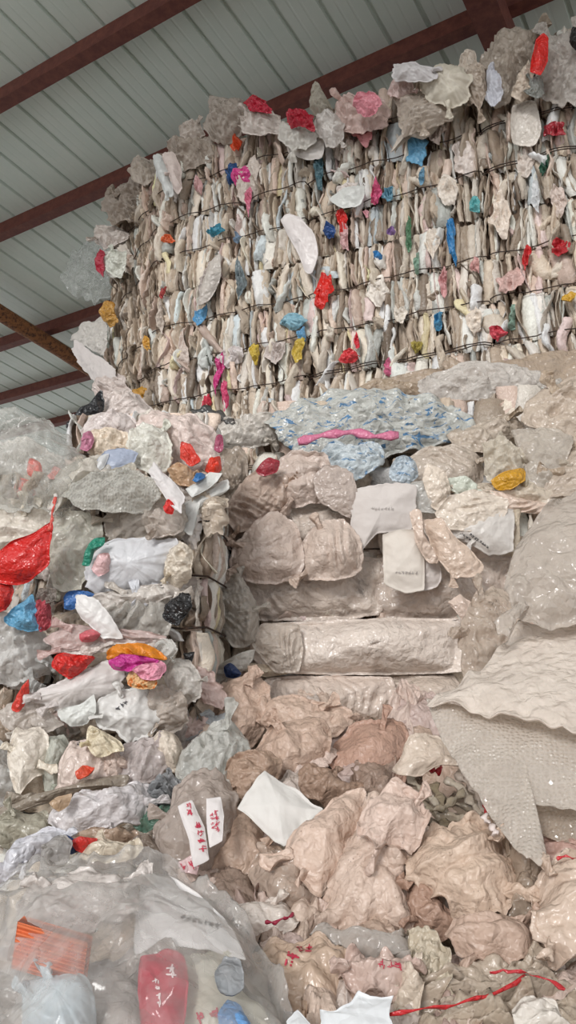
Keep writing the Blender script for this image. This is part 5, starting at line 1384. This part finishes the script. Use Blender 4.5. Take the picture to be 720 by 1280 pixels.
Wt('plastic_bag', 'cream white bulging bag on the wall top', 'dcd4c4', [(525, 100), (540, 84), (570, 82), (588, 95), (585, 122), (560, 134), (535, 125)], .25, .10, 'clean', cr=.025, cs=.1, rings=26, spokes=100)
Wt('plastic_bag', 'translucent beige bag slumped below the long white roll', 'bdb2a4', [(495, 140), (500, 118), (525, 115), (560, 132), (570, 148), (530, 160), (505, 168)], .2, .07, 'milky', cr=.02)
Wt('plastic_bag', 'small white knotted bag just left of the rafter', 'd4cabc', [(570, 82), (578, 64), (592, 62), (596, 78), (590, 96), (576, 96)], .15, .06)
Wt('plastic_bag', 'beige film hanging between the cream bag and the rafter', 'bfb2a2', [(585, 130), (582, 100), (594, 78), (606, 84), (608, 120), (600, 140)], .16, .06, fold=(85, .04, .05))
Wt('plastic_bag', 'lilac white sheet with yellow tip below the rafter', 'cfd0d8', [(608, 100), (616, 86), (626, 100), (630, 122), (618, 140), (608, 126)], .22, .04, 'clean')
Wt('plastic_bag', 'pink-white bag under the end of the long white roll', 'd4bcb8', [(484, 112), (492, 98), (512, 102), (518, 115), (500, 125), (488, 122)], .24, .04)
Wt('plastic_bag', 'beige-pink crumpled bag in the middle of the wall top', 'd2b8b0', [(418, 140), (426, 124), (446, 116), (475, 120), (486, 138), (480, 165), (455, 172), (430, 165)], .12, .09, fold=(70, .04, .06))
Wt('plastic_scrap', 'pink crumpled film showing on the middle of the wall top', 'e0909c', [(440, 132), (450, 122), (470, 120), (482, 132), (470, 142), (452, 144)], .27, .03, 'bright', 'plastic scrap')
Wt('plastic_bag', 'thin pale pointed film sticking up against the roof', 'c2bfb0', [(388, 135), (390, 118), (396, 106), (408, 122), (414, 138), (400, 146)], .1, .04, 'milky')
Wt('plastic_bag', 'white and grey folds right of the dark red scrap', 'd4d2ce', [(395, 165), (398, 142), (418, 136), (430, 150), (428, 180), (408, 182)], .16, .06, fold=(80, .04, .05))
Wt('plastic_scrap', 'dark red crumpled bag on the wall top', 'b21e34', [(355, 150), (360, 136), (376, 138), (392, 150), (394, 164), (378, 160), (362, 158)], .26, .04, 'bright', 'plastic scrap', cs=.05)
Wt('plastic_scrap', 'crimson film scrap at the left part of the wall top', 'c42842', [(308, 132), (318, 122), (336, 132), (342, 142), (326, 142), (314, 142)], .24, .035, 'bright', 'plastic scrap', cs=.05)
Wt('plastic_bag', 'grey-white bag under the crimson scrap', 'd2cbc4', [(300, 155), (306, 136), (325, 138), (350, 148), (352, 166), (330, 172), (310, 168)], .14, .08)
Wt('plastic_bag', 'white angular fold beneath the dark red bag', 'dcd8d0', [(350, 172), (352, 152), (378, 160), (400, 168), (396, 186), (368, 190)], .14, .06, 'clean')
Wt('plastic_bag', 'tangled grey bag at the left end of the wall top', 'aca296', [(256, 158), (262, 128), (280, 122), (300, 122), (308, 140), (304, 168), (280, 175), (262, 172)], .08, .09, cr=.05, cs=.07, fold=(60, .05, .05))
Wt('plastic_bag', 'pale bag end projecting left on the wall top', 'c9c0b6', [(228, 160), (232, 150), (248, 152), (256, 168), (246, 180), (230, 174)], .06, .06)
Wt('plastic_bag', 'brownish crumpled bag at the top left shoulder of the wall', 'a89c8e', [(206, 195), (216, 178), (240, 170), (262, 172), (272, 195), (250, 210), (220, 212)], .06, .09, cr=.05, cs=.08, fold=(80, .04, .05))
Wt('plastic_bag', 'cream film rising from the upper left shoulder of the wall', 'c6bdb0', [(162, 215), (168, 200), (182, 196), (196, 206), (200, 222), (186, 232), (170, 228)], .05, .07, cr=.05, cs=.06)
Wt('plastic_bag', 'long white folded sleeve hanging at the shoulder of the wall', 'd8dad8', [(192, 198), (200, 194), (212, 215), (216, 240), (208, 244), (198, 222)], .2, .05, 'clean', cr=.014)
Wt('plastic_bag', 'pinkish white sleeve beside the long white folded sleeve', 'dccdc6', [(205, 196), (216, 190), (226, 210), (226, 236), (218, 238), (210, 216)], .2, .05, 'clean', cr=.014)
Wt('plastic_bag', 'grey brown folded film bulging at the left shoulder', '9c9082', [(130, 262), (142, 240), (165, 225), (195, 232), (202, 262), (180, 282), (150, 285)], .05, .1, cr=.06, cs=.08, fold=(40, .05, .05), rings=28, spokes=110)
# left side of the wall
Wt('plastic_bag', 'ghostly clear bag hanging out at the left side of the wall', 'c9cdc9', [(80, 345), (88, 318), (104, 304), (128, 302), (136, 330), (134, 368), (120, 382), (104, 372), (90, 362)], .1, .08, 'clear', cr=.03, tx=-.3)
Wt('plastic_bag', 'white rounded bag end above the red scrap at the left side', 'd0c9c2', [(118, 300), (124, 284), (142, 282), (158, 292), (150, 306), (130, 310)], .16, .06, tx=-.4)
Wt('plastic_scrap', 'crimson scrap with white dots at the left side of the wall', 'b82c44', [(120, 318), (122, 308), (130, 316), (134, 338), (132, 350), (125, 340)], .2, .02, 'bright', 'plastic scrap', tx=-.4)
Wt('plastic_bag', 'mint-white crumpled bag right of the crimson dotted scrap', 'ccd2c8', [(132, 322), (140, 312), (156, 314), (160, 332), (150, 348), (136, 342)], .2, .05, tx=-.4)
Wt('film_sheet', 'stiff white sheet poking out left under the rusty pipe end', 'd2cbc8', [(90, 436), (95, 425), (110, 436), (130, 450), (146, 462), (142, 486), (118, 478), (100, 458)], .25, .015, 'clean', SH, cr=.01, smooth=.25, tx=-.5)
Wt('film_sheet', 'thin see-through sheet above the stiff white sheet', 'c8c8c4', [(86, 424), (100, 406), (128, 396), (134, 412), (130, 445), (108, 432)], .2, .015, 'milky', SH, cr=.014, tx=-.5)
Wt('plastic_bag', 'whitish ragged film below the stiff white sheet', 'c6bbb6', [(118, 485), (130, 465), (155, 470), (165, 500), (150, 520), (128, 510)], .16, .06, tx=-.5, cr=.04)
Wt('plastic_scrap', 'ochre yellow scrap at the left side of the wall', 'bb8c40', [(128, 392), (134, 378), (146, 384), (148, 402), (138, 410), (130, 402)], .14, .03, 'bright', 'plastic scrap', tx=-.5, cr=.03, cs=.05)
Wt('plastic_scrap', 'black scrap at the top right edge of the wall', '141416', [(712, 52), (716, 36), (730, 34), (732, 58), (720, 60)], .3, .02, 'bright', 'plastic scrap')

# ------------------------------------------------------------------ lettering
def ink(text, size, ang, px, py, key, mat, squash=1.0):
    """the print belongs to the bag it lies on"""
    host = HOST[key]
    try: o = inkmesh(text, size, ang, px, py, key, mat, host, squash=squash)
    except Exception as e: print('ink', key, e); o = None
    if o: o['label'] = ('red' if mat == 'ink_red' else 'black' if mat == 'ink_black' else 'faded grey' if mat == 'ink_grey' else 'white') + ' printed lettering'
ink(4, 9, -78, 251, 1046, 't1', 'ink_red')
ink(2, 9, -78, 236, 1010, 't1', 'ink_red')
ink(4, 7, -86, 271, 1026, 't2', 'ink_red')
ink(4, 5, -86, 265, 1026, 't2', 'ink_red')
ink(3, 10, 15, 239, 1081, 't3', 'ink_red')
ink(1, 20, -10, 362, 1199, 'rc', 'ink_red')
ink(2, 10, 0, 380, 1186, 'rc', 'ink_red')
ink(3, 10, -5, 488, 1206, 'rp', 'ink_red')
ink(7, 7, -14, 250, 1152, 'card', 'ink_black')
ink(2, 4, -14, 238, 1125, 'card', 'ink_black')
ink(3, 3, -30, 265, 1140, 'card', 'ink_black')
ink(7, 4, 0, 508, 716, 'pp', 'ink_grey')
ink(8, 3.6, -36, 599, 676, 'bl', 'ink_black')
ink(4, 4, -33, 582, 671, 'bl', 'ink_black')
ink(7, 4, 0, 478, 636, 'wr', 'ink_grey')
ink(4, 9, -86, 197, 1240, 'rb', 'ink_white')
ink(1, 16, 10, 212, 1215, 'rb', 'ink_white')
ink(3, 6, 30, 152, 882, 'rl', 'ink_black')
ink(2, 6, -80, 98, 926, 'om', 'ink_black')
ink(2, 18, 15, 262, 1270, 'cw', 'ink_red')
ink(2, 14, -10, 300, 1210, 'cw', 'ink_red')
